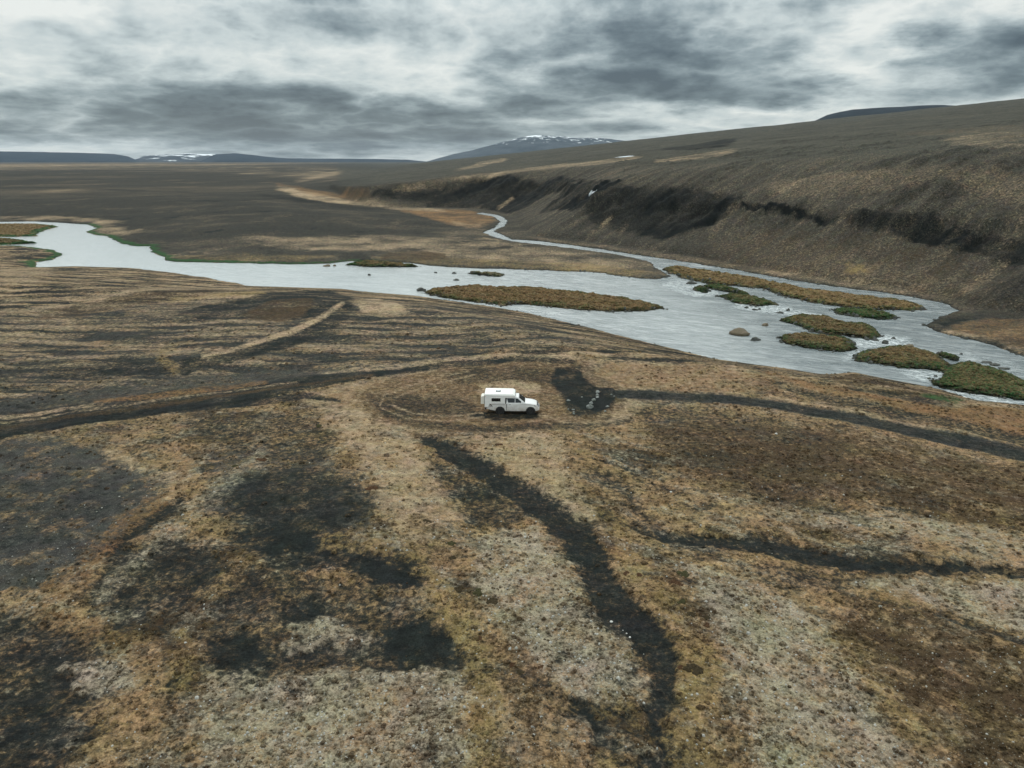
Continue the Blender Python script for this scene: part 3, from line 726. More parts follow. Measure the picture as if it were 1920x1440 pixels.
    left = sst(-30, -70, x) * (1 - near) + sst(-100, -130, x) * 0.9
    left = np.clip(left, 0, 1) * sst(420, 400, r)
    m = edge * np.clip(left * 1.25 + 0.40 * on * sst(-.2, .2, g + .1), 0, .95)
    for k in TYPES:
        C[k] *= (1 - m)
    C['green'] += m
    m = sst(0.9, 0.15, d) * sst(-0.5, 0.0, d) * (1 - left) * 0.8 + sst(0.0, -0.3, d)
    m = np.clip(m, 0, 1)
    for k in TYPES:
        C[k] *= (1 - m)
    C['dark'] += m * .6
    C['black'] += m * .4
    return C


# ------------------------------------------------------------------ mesh helpers
def new_mesh_object(name, verts, faces, mats, attrs=None, parent=None, smooth=True):
    me = bpy.data.meshes.new(name)
    verts = np.asarray(verts, np.float32)
    faces = np.asarray(faces, np.int32)
    k = faces.shape[1]
    me.vertices.add(len(verts))
    me.vertices.foreach_set('co', verts.ravel())
    me.loops.add(faces.size)
    me.loops.foreach_set('vertex_index', faces.ravel())
    me.polygons.add(len(faces))
    me.polygons.foreach_set('loop_start', np.arange(0, faces.size, k, dtype=np.int32))
    me.polygons.foreach_set('loop_total', np.full(len(faces), k, np.int32))
    me.polygons.foreach_set('use_smooth', np.full(len(faces), smooth))
    me.update(calc_edges=True)
    for m_ in (mats if isinstance(mats, (list, tuple)) else [mats]):
        me.materials.append(m_)
    if attrs:
        for an, arr in attrs.items():
            at = me.attributes.new(an, 'FLOAT_COLOR', 'POINT')
            full = np.ones((len(verts), 4), np.float32)
            full[:, :3] = arr
            at.data.foreach_set('color', full.ravel())
    o = bpy.data.objects.new(name, me)
    scene.collection.objects.link(o)
    if parent:
        o.parent = parent
    return o


# ------------------------------------------------------------------ ground material
def principled(t, **ins):
    b = t.n('ShaderNodeBsdfPrincipled')
    for k, v in ins.items():
        t.put(b.inputs[k.replace('_', ' ')], v)
    o = t.n('ShaderNodeOutputMaterial')
    t.link(b.outputs[0], o.inputs[0])
    return b


ALB = {  # measured-by-eye surface colours
    'tan': (.295, .196, .103), 'ash': (.050, .049, .043), 'dark': (.0150, .0178, .0168), 'pale': (.290, .245, .172), 'moss': (.220, .155, .068),
    'brown': (.060, .040, .022), 'green': (.022, .066, .022), 'rust': (.190, .110, .052), 'black': (.0060, .0078, .0078),
    'snow': (.70, .74, .78), 'sand': (.315, .232, .145)}


def ground_material():
    m_ = bpy.data.materials.new('heath_ground')
    m_.use_nodes = True
    t = NT(m_.node_tree)
    pos = t.n('ShaderNodeNewGeometry').outputs['Position']
    a = [t.n('ShaderNodeSeparateColor', ins={0: t.n('ShaderNodeAttribute', attribute_name=nm).outputs['Color']}).outputs for nm in ('cover_a', 'cover_b', 'cover_c', 'cover_d')]
    W = {'dark': a[0][0], 'pale': a[0][1], 'moss': a[0][2], 'brown': a[1][0], 'green': a[1][1], 'rust': a[1][2],
         'black': a[2][0], 'snow': a[2][1], 'sand': a[2][2], 'ash': a[3][0]}
    s = None
    for k in TYPES:
        s = W[k] if s is None else t.m('ADD', s, W[k])
    W['tan'] = t.m('SUBTRACT', 1.0, s, clamp=True)
    flatpos = t.v('MULTIPLY', pos, (1, 1, 0.5))
    ns = []
    for i, sc in enumerate((2.6, 2.1, 3.3, 1.7)):
        off = t.v('ADD', flatpos, (31.7 * i, 17.3 * i, 5.1 * i))
        ns.append(t.n('ShaderNodeSeparateColor', ins={0: t.noise(off, sc, 7, 0.74, 0.3, 'Color')}).outputs)
    keys = ['tan'] + TYPES
    tot, col = None, None
    for i, k in enumerate(keys):
        nz = ns[i // 3][i % 3]
        f = t.m('POWER', 2.0, t.m('MULTIPLY', t.m('SUBTRACT', nz, 0.5), 24.0))
        wgt = t.m('MULTIPLY', W[k], f)
        c = t.scale(t.n('ShaderNodeRGB').outputs[0], wgt)
        c.node.inputs[0].links[0].from_node.outputs[0].default_value = (*ALB[k], 1)
        tot = wgt if tot is None else t.m('ADD', tot, wgt)
        col = c if col is None else t.v('ADD', col, c)
    col = t.scale(col, t.m('DIVIDE', 1.0, t.m('MAXIMUM', tot, 0.0001)))
    # grain: stems, stones, small gaps
    fine = t.noise(flatpos, 9.0, 6, 0.8)
    mid = t.noise(flatpos, 1.1, 5, 0.65)
    g1 = t.m('MULTIPLY_ADD', fine, 3.4, -0.68)
    g2 = t.m('MULTIPLY_ADD', mid, 2.0, 0.0)
    g = t.m('MAXIMUM', t.m('MULTIPLY', g1, g2), 0.12)
    col = t.scale(col, g)
    hue = t.noise(flatpos, 0.35, 6, 0.7, 0, 'Color')
    soft_hue = t.v('ADD', t.scale(t.v('SUBTRACT', hue, (.5, .5, .5)), 0.36), (1, 1, 1))
    col = t.v('MULTIPLY', col, soft_hue)
    pits = t.n('ShaderNodeMapRange', ins={0: t.noise(t.v('MULTIPLY', pos, (.6, 1.0, .6)), 5.5, 3, 0.55, .3), 1: .57, 2: .70, 3: 1.0, 4: .55}).outputs[0]
    col = t.scale(col, pits)
    chip = t.n('ShaderNodeMapRange', ins={0: t.noise(t.v('ADD', pos, (9, 4, 2)), 13.0, 2, 0.5), 1: .66, 2: .73, 3: 0.0, 4: .75}).outputs[0]
    col = t.mix(t.m('MULTIPLY', chip, t.m('SUBTRACT', 1.0, t.m('MULTIPLY', t.m('ADD', W['green'], t.m('ADD', W['black'], W['dark']), clamp=True), .93))), col, (.40, .385, .33, 1))
    b = principled(t, Base_Color=col, Roughness=0.93)
    b.inputs['Specular IOR Level'].default_value = 0.06
    bump_h = t.m('ADD', t.m('MULTIPLY', fine, 0.10), t.m('MULTIPLY', t.noise(flatpos, 2.4, 5, 0.6), 0.22))
    bp = t.n('ShaderNodeBump', ins={'Strength': 0.75, 'Distance': 1.0, 'Height': bump_h})
    t.link(bp.outputs[0], b.inputs['Normal'])
    return m_


M_GROUND = ground_material()

# ------------------------------------------------------------------ ground mesh: one sheet in rings round the viewpoint
th_f = np.radians(np.linspace(-47, 47, 860))
th_c1 = np.radians(np.linspace(47, 313, 90))[1:-1]
TH = np.concatenate([th_f, th_c1])
rads = [7.0]
while rads[-1] < 17000:
    r_ = rads[-1]
    st = min(r_ * r_ / 22 * 0.0021, r_ * 0.0042) if r_ < 600 else r_ * 0.009
    if r_ < 17:
        st = 0.18
    rads.append(r_ + max(st, 0.02))
R = np.array(rads)
nR, nT = len(R), len(TH)
print('ground grid', nR, nT)
RR, TT = np.meshgrid(R, TH, indexing='ij')
GX, GY = (RR * np.sin(TT)).ravel(), (RR * np.cos(TT)).ravel()
GZ, INFO = land(GX, GY)
C = cover_at(GX, GY, INFO)
# small relief that follows the cover: heath stands up, washed gravel lies low
rl = INFO['r']
tuft = (0.5 + fbm(GX / .55, GY / .55, 71, 3, .6))
flatness = np.clip(sst(0.3, -0.3, sdf(GX, GY, ROAD_W, pad=3)) + sst(0.3, -.3, sdf(GX, GY, PATH_W, pad=3)) + sst(.3, -.3, sdf(GX, GY, PAD_W, pad=3)) + sst(1.0, -1.0, sdf(GX, GY, FLAT_W, pad=4)), 0, 1)
low = np.clip(C['dark'] + C['black'] + .8 * C['ash'], 0, 1)
GZ = GZ + INFO['near'] * (tuft * 0.10 * (1 - low) - 0.12 * low * sst(.45, .95, low)) * (1 - flatness) * sst(110, 80, rl)
heath = (C['brown'] + C['green'] + C['rust'])
GZ = GZ + (INFO['isl'] < 0) * np.clip(-INFO['isl'], 0, 1.2) * (0.20 + 0.45 * fbm(GX / 2.4, GY / 2.4, 72, 3)) * 0.9
pad_d = sdf(GX, GY, PAD_W, pad=3)
GZ = GZ + 0.14 * sst(0.12, -0.12, pad_d) + 0.10 * np.exp(-((pad_d + .05) / 0.18) ** 2)
hb = INFO['hill'] * sst(4, 25, INFO['dV'])
crag = fbm(GX / 9, GY / 9, 75, 5, .65)
GZ = GZ + hb * np.clip(C['black'] * 1.4, 0, 1) * 3.0 * crag * sst(700, 350, rl) * sst(6, 16, INFO['dV'])
GZ = GZ + hb * (0.8 * fbm(INFO['al'] / 4, INFO['ac'] / 14, 73, 4, .6) + 0.25 * fbm(GX / 2, GY / 2, 74, 3)) * sst(600, 250, rl)

idx = np.arange(nR * nT).reshape(nR, nT)
nxt = np.roll(idx, -1, axis=1)
F = np.stack([idx[:-1], nxt[:-1], nxt[1:], idx[1:]], -1).reshape(-1, 4)
F = F[:, ::-1]
V = np.stack([GX, GY, GZ], 1)
fc = V[F].mean(1)


def at_face(a):
    return a[F].mean(1)


cls = np.zeros(len(F), int)
cls[(at_face(INFO['hill']) > .5) & (at_face(INFO['dV']) > 0.5)] = 1
fx, fy = fc[:, 0], fc[:, 1]
cls[sdf(fx, fy, ROAD_W, pad=2) < 0] = 2
cls[sdf(fx, fy, PATH_W, pad=2) < 0] = 3
cls[sdf(fx, fy, PAD_W, pad=2) < 0] = 4
names = ['ground', 'hillside', 'dirt_road', 'footpath', 'gravel_pad']
isl_names = list(ISL)
for i, k in enumerate(isl_names):
    s_ = sdf(fx, fy, ISL[k], pad=3) < 0.6
    cls[s_ & (cls == 0)] = 10 + i
cover_a = np.stack([C['dark'], C['pale'], C['moss']], 1)
cover_b = np.stack([C['brown'], C['green'], C['rust']], 1)
cover_c = np.stack([C['black'], C['snow'], C['sand']], 1)
cover_d = np.stack([C['ash'], C['ash'] * 0, C['ash'] * 0], 1)


def sub_object(name, sel):
    f = F[sel]
    used, inv = np.unique(f, return_inverse=True)
    o = new_mesh_object(name, V[used], inv.reshape(-1, 4), M_GROUND,
                        dict(cover_a=cover_a[used], cover_b=cover_b[used], cover_c=cover_c[used], cover_d=cover_d[used]))
    o['kind'] = 'structure'
    return o


for i, nm in enumerate(names):
    sub_object(nm, cls == i)
for i, k in enumerate(isl_names):
    if (cls == 10 + i).any():
        sub_object('island', cls == 10 + i)

# close the hole under the viewpoint
c0 = len(V)
nv = np.concatenate([V[idx[0]], [[0, 0, V[idx[0], 2].mean()]]])
tri = np.stack([np.arange(nT), np.full(nT, nT), np.roll(np.arange(nT), -1)], 1)
o = new_mesh_object('ground', nv, tri, M_GROUND, dict(cover_a=np.tile([.3, .2, .1], (nT + 1, 1)), cover_b=np.tile([.1, 0, 0], (nT + 1, 1)), cover_c=np.zeros((nT + 1, 3)), cover_d=np.zeros((nT + 1, 3))))
o['kind'] = 'structure'

from mathutils.bvhtree import BVHTree
_sel = (np.hypot(fx, fy) < 450) & (fy > 5)
_f = F[_sel]
_u, _inv = np.unique(_f, return_inverse=True)
BVH = BVHTree.FromPolygons(V[_u].tolist(), _inv.reshape(-1, 4).tolist())


def ground_z(x, y):
    hit = BVH.ray_cast(Vector((x, y, 300)), Vector((0, 0, -1)))
    return hit[0].z if hit[0] is not None else 0.0


def sight(px, py):
    X, Y, Z = ray(px, py)
    hit = BVH.ray_cast(Vector((0, 0, CAMH)), Vector((float(X), float(Y), float(Z))).normalized())
    return hit[0]


# ------------------------------------------------------------------ water
def water_material():
    m_ = bpy.data.materials.new('river_water')
    m_.use_nodes = True
    t = NT(m_.node_tree)
    pos = t.n('ShaderNodeNewGeometry').outputs['Position']
    at = t.n('ShaderNodeSeparateColor', ins={0: t.n('ShaderNodeAttribute', attribute_name='flow').outputs['Color']}).outputs
    foam, rip, shal = at
    # flow runs from upper left to lower right
    mp = t.n('ShaderNodeMapping', ins={'Vector': pos})
    mp.inputs['Rotation'].default_value = (0, 0, math.radians(28))
    st = t.v('MULTIPLY', mp.outputs[0], (0.35, 1.0, 1.0))
    n_a = t.noise(st, 1.3, 5, 0.6, 0.6)
    n_b = t.noise(st, 0.16, 5, 0.6, 0.5)
    n_c = t.noise(st, 3.6, 4, 0.7, 0.2)
    fo = t.m('MULTIPLY', foam, t.m('MULTIPLY_ADD', t.noise(st, 2.4, 6, .8, .8), 9.0, -4.3, clamp=True), clamp=True)
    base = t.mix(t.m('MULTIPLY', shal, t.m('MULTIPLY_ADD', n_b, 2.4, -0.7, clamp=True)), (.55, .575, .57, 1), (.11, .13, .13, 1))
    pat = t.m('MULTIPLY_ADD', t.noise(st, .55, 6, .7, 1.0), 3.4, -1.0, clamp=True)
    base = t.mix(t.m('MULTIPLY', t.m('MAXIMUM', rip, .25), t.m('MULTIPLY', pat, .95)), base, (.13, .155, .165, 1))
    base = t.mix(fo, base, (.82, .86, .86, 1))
    ro = t.m('ADD', t.m('MULTIPLY_ADD', rip, 0.12, 0.10), t.m('MULTIPLY', fo, 0.5))
    b = principled(t, Base_Color=base, Roughness=ro)
    b.inputs['IOR'].default_value = 1.33
    b.inputs['Specular IOR Level'].default_value = 0.75
    h = t.m('ADD', t.m('MULTIPLY', n_a, t.m('MULTIPLY_ADD', rip, 0.50, 0.04)), t.m('MULTIPLY', n_c, t.m('MULTIPLY_ADD', rip, 0.03, 0.003)))
    bp = t.n('ShaderNodeBump', ins={'Strength': 0.8, 'Distance': 1.0, 'Height': h})
    t.link(bp.outputs[0], b.inputs['Normal'])
    return m_


wsel = (at_face(INFO['dW']) < 3.5) & (at_face(rl) < 700) & (fy > 10)
wf = F[wsel]
used, inv = np.unique(wf, return_inverse=True)
wx_, wy_ = GX[used], GY[used]
RAPIDS = [([(1265, 522), (1330, 536), (1350, 552), (1300, 556), (1240, 536)], .55), ([(1395, 556), (1440, 566), (1490, 580), (1540, 592), (1500, 594), (1430, 586), (1380, 576)], .75),
          ([(1625, 628), (1660, 628), (1702, 634), (1702, 648), (1660, 650), (1600, 652), (1600, 640)], .95), ([(1590, 662), (1625, 655), (1600, 668), (1585, 676)], .7),
          ([(1690, 693), (1770, 696), (1775, 704), (1740, 716), (1700, 704)], .75), ([(1770, 728), (1850, 742), (1930, 756), (1930, 764), (1840, 756), (1780, 738)], .7),
          ([(1840, 722), (1890, 732), (1880, 737), (1845, 730)], .8), ([(1366, 550), (1385, 552), (1390, 556), (1370, 556)], .9),
          ([(945, 575), (1060, 588), (1040, 594), (960, 580)], .25), ([(1800, 660), (1900, 680), (1940, 700), (1880, 700), (1800, 680)], .25),
          ([(1380, 640), (1460, 650), (1600, 690), (1500, 690), (1400, 660)], .12)]
foam = np.zeros(len(used))
for P, a in RAPIDS:
    PW = on_plane(P)
    foam = np.maximum(foam, a * sst(1.6, -1.2, sdf(wx_ + .8 * fbm(wx_ / 2, wy_ / 2, 81, 3), wy_ + 1.6 * fbm(wx_ / 2, wy_ / 2, 82, 3), PW, pad=6)))
thin = -INFO['d'][used]
foam = np.maximum(foam, 0.10 * sst(0.9, 0.2, thin) * sst(10, 40, wx_))
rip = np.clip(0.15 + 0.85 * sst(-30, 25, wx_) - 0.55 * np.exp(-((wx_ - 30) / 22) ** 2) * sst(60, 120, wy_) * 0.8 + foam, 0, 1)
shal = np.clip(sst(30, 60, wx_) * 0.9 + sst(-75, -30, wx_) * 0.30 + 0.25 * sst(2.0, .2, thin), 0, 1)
wz = ZW + 0.03 * fbm(wx_ / 1.5, wy_ / 3, 83, 3) * rip + 0.10 * foam * (0.3 + fbm(wx_ / .7, wy_ / .7, 84, 2))
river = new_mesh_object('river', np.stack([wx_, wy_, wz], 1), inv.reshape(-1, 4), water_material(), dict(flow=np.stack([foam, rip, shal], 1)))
river['kind'] = 'structure'


# ------------------------------------------------------------------ far mountains
def rock_material(name, lo, hi, snow_at=None, sc=0.004, snow_amt=0.5):
    m_ = bpy.data.materials.new(name)
    m_.use_nodes = True
    t = NT(m_.node_tree)
    pos = t.n('ShaderNodeNewGeometry').outputs['Position']
    n_ = t.noise(t.v('MULTIPLY', pos, (1, 1, 3)), sc, 8, 0.65, 0.4)
    col = t.ramp(n_, [(0.35, lo), (0.65, hi)])
    if snow_at is not None:
        z = t.n('ShaderNodeSeparateXYZ', ins={0: pos}).outputs[2]
        s1 = t.noise(t.v('MULTIPLY', pos, (1, 1, 0.5)), sc * 1.6, 6, 0.6, 0.8)
        k = t.m('ADD', t.m('MULTIPLY', t.m('SUBTRACT', s1, 1 - snow_amt), 14.0), t.m('DIVIDE', t.m('SUBTRACT', z, snow_at), 60.0), clamp=True)
        col = t.mix(k, col, (.8, .83, .86, 1))
    b = principled(t, Base_Color=col, Roughness=0.95)
    b.inputs['Specular IOR Level'].default_value = 0.04
    return m_


def ridge(name, D, prof, depth, mat, seed, rough=0.18, steps=220, rows=60, base=0):
    """a mountain range seen side-on: crest given as bearings (px, py); full 3-D body behind and in front"""
    prof = np.asarray(prof, float)
    pxs = np.linspace(prof[0, 0], prof[-1, 0], steps)
    pys = np.interp(pxs, prof[:, 0], prof[:, 1])
    X, Y, Z = ray(pxs, pys)
    hor = np.hypot(X, Y)
    top = CAMH + Z / hor * D
    top = np.maximum(top, base + 0.5)
    ux, uy = X / hor, Y / hor
    vs = []
    hmax = top.max() - base
    for j in range(rows):
        v_ = j / (rows - 1)
        off = (v_ - 0.5) * depth
        pf = np.sin(np.pi * v_) ** 0.75
        rr_ = D + off
        xx, yy = ux * rr_, uy * rr_
        nz = fbm(xx / (hmax * 2.2), yy / (hmax * 2.2), seed, 5, .55)
        z_ = base - 3 + (top - base + 3) * pf * (1 + rough * nz * (1 - 0.7 * np.exp(-((v_ - .5) / .06) ** 2))) + nz * hmax * rough * pf * .3
        z_ = np.where(j in (0, rows - 1), base - 8, z_)
        vs.append(np.stack([xx, yy, z_], 1))
    vs = np.concatenate(vs)
    I = np.arange(rows * steps).reshape(rows, steps)
    f = np.stack([I[:-1, :-1], I[:-1, 1:], I[1:, 1:], I[1:, :-1]], -1).reshape(-1, 4)
    o = new_mesh_object(name, vs, f, mat)
    o['kind'] = 'structure'
    return o


MR1 = rock_material('far_basalt', (.014, .024, .036), (.028, .04, .052))
MR2 = rock_material('snow_streaked_rock', (.040, .052, .062), (.075, .088, .10), 300, .005, .44)
MR3 = rock_material('snow_fields', (.03, .04, .05), (.06, .07, .08), 70, .002, .46)
MR4 = rock_material('dark_mesa_rock', (.010, .014, .018), (.022, .028, .034), sc=.012)
ridge('hills', 13000, [(-400, 284), (0, 284), (60, 284.5), (130, 286), (180, 287.5), (215, 289), (240, 293), (262, 303)], 2500, MR1, 3, .05)
ridge('mountain', 14500, [(240, 303), (270, 292), (300, 290), (335, 289), (350, 287.5), (380, 289), (410, 289.5), (440, 290), (480, 292), (520, 297), (575, 303)], 2600, MR3, 4, .12)
ridge('hills', 12500, [(375, 303), (405, 289), (440, 287.5), (470, 290), (500, 294), (540, 297), (640, 297.5), (700, 298), (765, 299.5), (800, 303)], 1800, MR1, 5, .08)
ridge('mountain', 11000, [(800, 304), (835, 294), (850, 290), (880, 285), (905, 278), (930, 272), (955, 265), (975, 259), (990, 256), (1005, 254.5), (1030, 256), (1060, 258), (1085, 260), (1100, 258),
                          (1130, 259), (1160, 264), (1230, 272)], 3200, MR2, 6, .16)
ridge('mesa', 6200, [(1480, 246), (1510, 236), (1530, 226), (1550, 217), (1575, 211), (1600, 206), (1640, 203), (1680, 201), (1720, 198.5), (1760, 198), (1800, 198.5), (1850, 201), (1960, 205)], 1400, MR4, 7, .05)


# ------------------------------------------------------------------ plain materials for objects
def simple(name, col, rough=0.6, metal=0.0, vary=0.0, scale=8.0, spec=0.5, coat=0.0):
    m_ = bpy.data.materials.new(name)
    m_.use_nodes = True
    t = NT(m_.node_tree)
    c = (*col, 1)
    if vary:
        pos = t.n('ShaderNodeTexCoord').outputs['Object']
        nz = t.noise(pos, scale, 5, 0.65)
        f = t.m('MULTIPLY_ADD', nz, 2 * vary, 1 - vary)
        c = t.scale((col[0], col[1], col[2]), f)
    b = principled(t, Base_Color=c, Roughness=rough, Metallic=metal)
    b.inputs['Specular IOR Level'].default_value = spec
    b.inputs['Coat Weight'].default_value = coat
    return m_


def paint_material():
    """white paint, with road dust low on the body"""
    m_ = bpy.data.materials.new('white_paint')
    m_.use_nodes = True
    t = NT(m_.node_tree)
    pos = t.n('ShaderNodeNewGeometry').outputs['Position']
    z = t.n('ShaderNodeSeparateXYZ', ins={0: pos}).outputs[2]
    nz = t.noise(pos, 3.0, 6, 0.7)
    dust = t.m('MULTIPLY', t.n('ShaderNodeMapRange', ins={0: z, 1: 1.25, 2: 0.40, 3: 0.0, 4: 0.95}).outputs[0], t.m('MULTIPLY_ADD', nz, 1.8, -0.3, clamp=True), clamp=True)
    col = t.mix(dust, (.80, .80, .79, 1), (.30, .25, .19, 1))
    b = principled(t, Base_Color=col, Roughness=t.m('MULTIPLY_ADD', dust, 0.5, 0.28))
    b.inputs['Coat Weight'].default_value = 0.25
    return m_


M_PAINT = paint_material()
M_GRP = simple('camper_shell', (.78, .78, .76), .42, vary=.06, scale=2)
M_ROOF = simple('camper_roof_white', (.84, .83, .79), .5, vary=.05, scale=2)
M_BLACK = simple('black_plastic', (.018, .018, .019), .55)
M_GLASS = simple('dark_glass', (.010, .013, .014), .06, spec=.8)
M_TYRE = simple('tyre_rubber', (.020, .019, .018), .9, vary=.25, scale=20)
M_RIM = simple('dark_rim', (.06, .06, .06), .4, metal=.6)
M_SEAL = simple('grey_seal', (.14, .15, .15), .7)
M_LAMP = simple('headlight_lens', (.42, .44, .46), .12, spec=.8)
M_TAIL = simple('tail_light_red', (.16, .012, .012), .2)
M_BOXC = simple('cream_plastic', (.72, .69, .62), .5, vary=.05, scale=3)
M_AMBER = simple('orange_lens', (.6, .2, .02), .25)


def link_mesh(name, bm, mat, parent=None, bevel=0, seg=2, smooth=False):
    if bevel:
        bmesh.ops.bevel(bm, geom=[e for e in bm.edges if e.is_manifold and e.calc_face_angle(0) > 0.4], offset=bevel, segments=seg, affect='EDGES', clamp_overlap=True)
    bmesh.ops.recalc_face_normals(bm, faces=bm.faces)
    me = bpy.data.meshes.new(name)
    bm.to_mesh(me)
    bm.free()
    for p in me.polygons:
        p.use_smooth = smooth
    me.materials.append(mat)
    o = bpy.data.objects.new(name, me)
    scene.collection.objects.link(o)
    if parent is not None:
        o.parent = parent
    return o


def add_prism(bm, prof, y0, y1):
    """side outline (x, z) carried across from y0 to y1"""
    a = [bm.verts.new((x, y0, z)) for x, z in prof]
    b = [bm.verts.new((x, y1, z)) for x, z in prof]
    n = len(prof)
    bm.faces.new(a)
    bm.faces.new(b[::-1])
    for i in range(n):
        bm.faces.new((a[i], b[i], b[(i + 1) % n], a[(i + 1) % n]))


def add_box(bm, x0, x1, y0, y1, z0, z1):
    add_prism(bm, [(x0, z0), (x1, z0), (x1, z1), (x0, z1)], y0, y1)


def add_hull8(bm, low, high):
    """tapered block from four lower and four upper corners"""
    a = [bm.verts.new(p) for p in low]
    b = [bm.verts.new(p) for p in high]
    bm.faces.new(a[::-1])
    bm.faces.new(b)
    for i in range(4):
        bm.faces.new((a[i], a[(i + 1) % 4], b[(i + 1) % 4], b[i]))


def add_slab(bm, pts, th):
    """flat panel with thickness from a 3-D outline"""
    P = [Vector(p) for p in pts]
    nrm = (P[1] - P[0]).cross(P[2] - P[1]).normalized() * th
    a = [bm.verts.new(p) for p in P]
    b = [bm.verts.new(p + nrm) for p in P]
    n = len(P)
    bm.faces.new(a[::-1])
    bm.faces.new(b)
    for i in range(n):
        bm.faces.new((a[i], a[(i + 1) % n], b[(i + 1) % n], b[i]))


def add_lathe(bm, prof, cx, cz, y0, sgn, seg=28):
    """outline (radius, y) turned round a sideways axle"""
    rings = []
    for (r_, yy) in prof:
        rings.append([bm.verts.new((cx + r_ * math.cos(2 * math.pi * k / seg), y0 + sgn * yy, cz + r_ * math.sin(2 * math.pi * k / seg))) for k in range(seg)])
    for i in range(len(rings) - 1):
        for k in range(seg):
            bm.faces.new((rings[i][k], rings[i][(k + 1) % seg], rings[i + 1][(k + 1) % seg], rings[i + 1][k]))
    bm.faces.new(rings[0])
    bm.faces.new(rings[-1][::-1])


def empty(name, loc, label, cat, group=None):
    o = bpy.data.objects.new(name, None)
    scene.collection.objects.link(o)
    o.location = loc
    o['label'] = label
    o['category'] = cat
    if group:
        o['group'] = group
    return o


def tag(o, label, cat, group=None):
    o['label'] = label
    o['category'] = cat
    if group:
        o['group'] = group
    return o


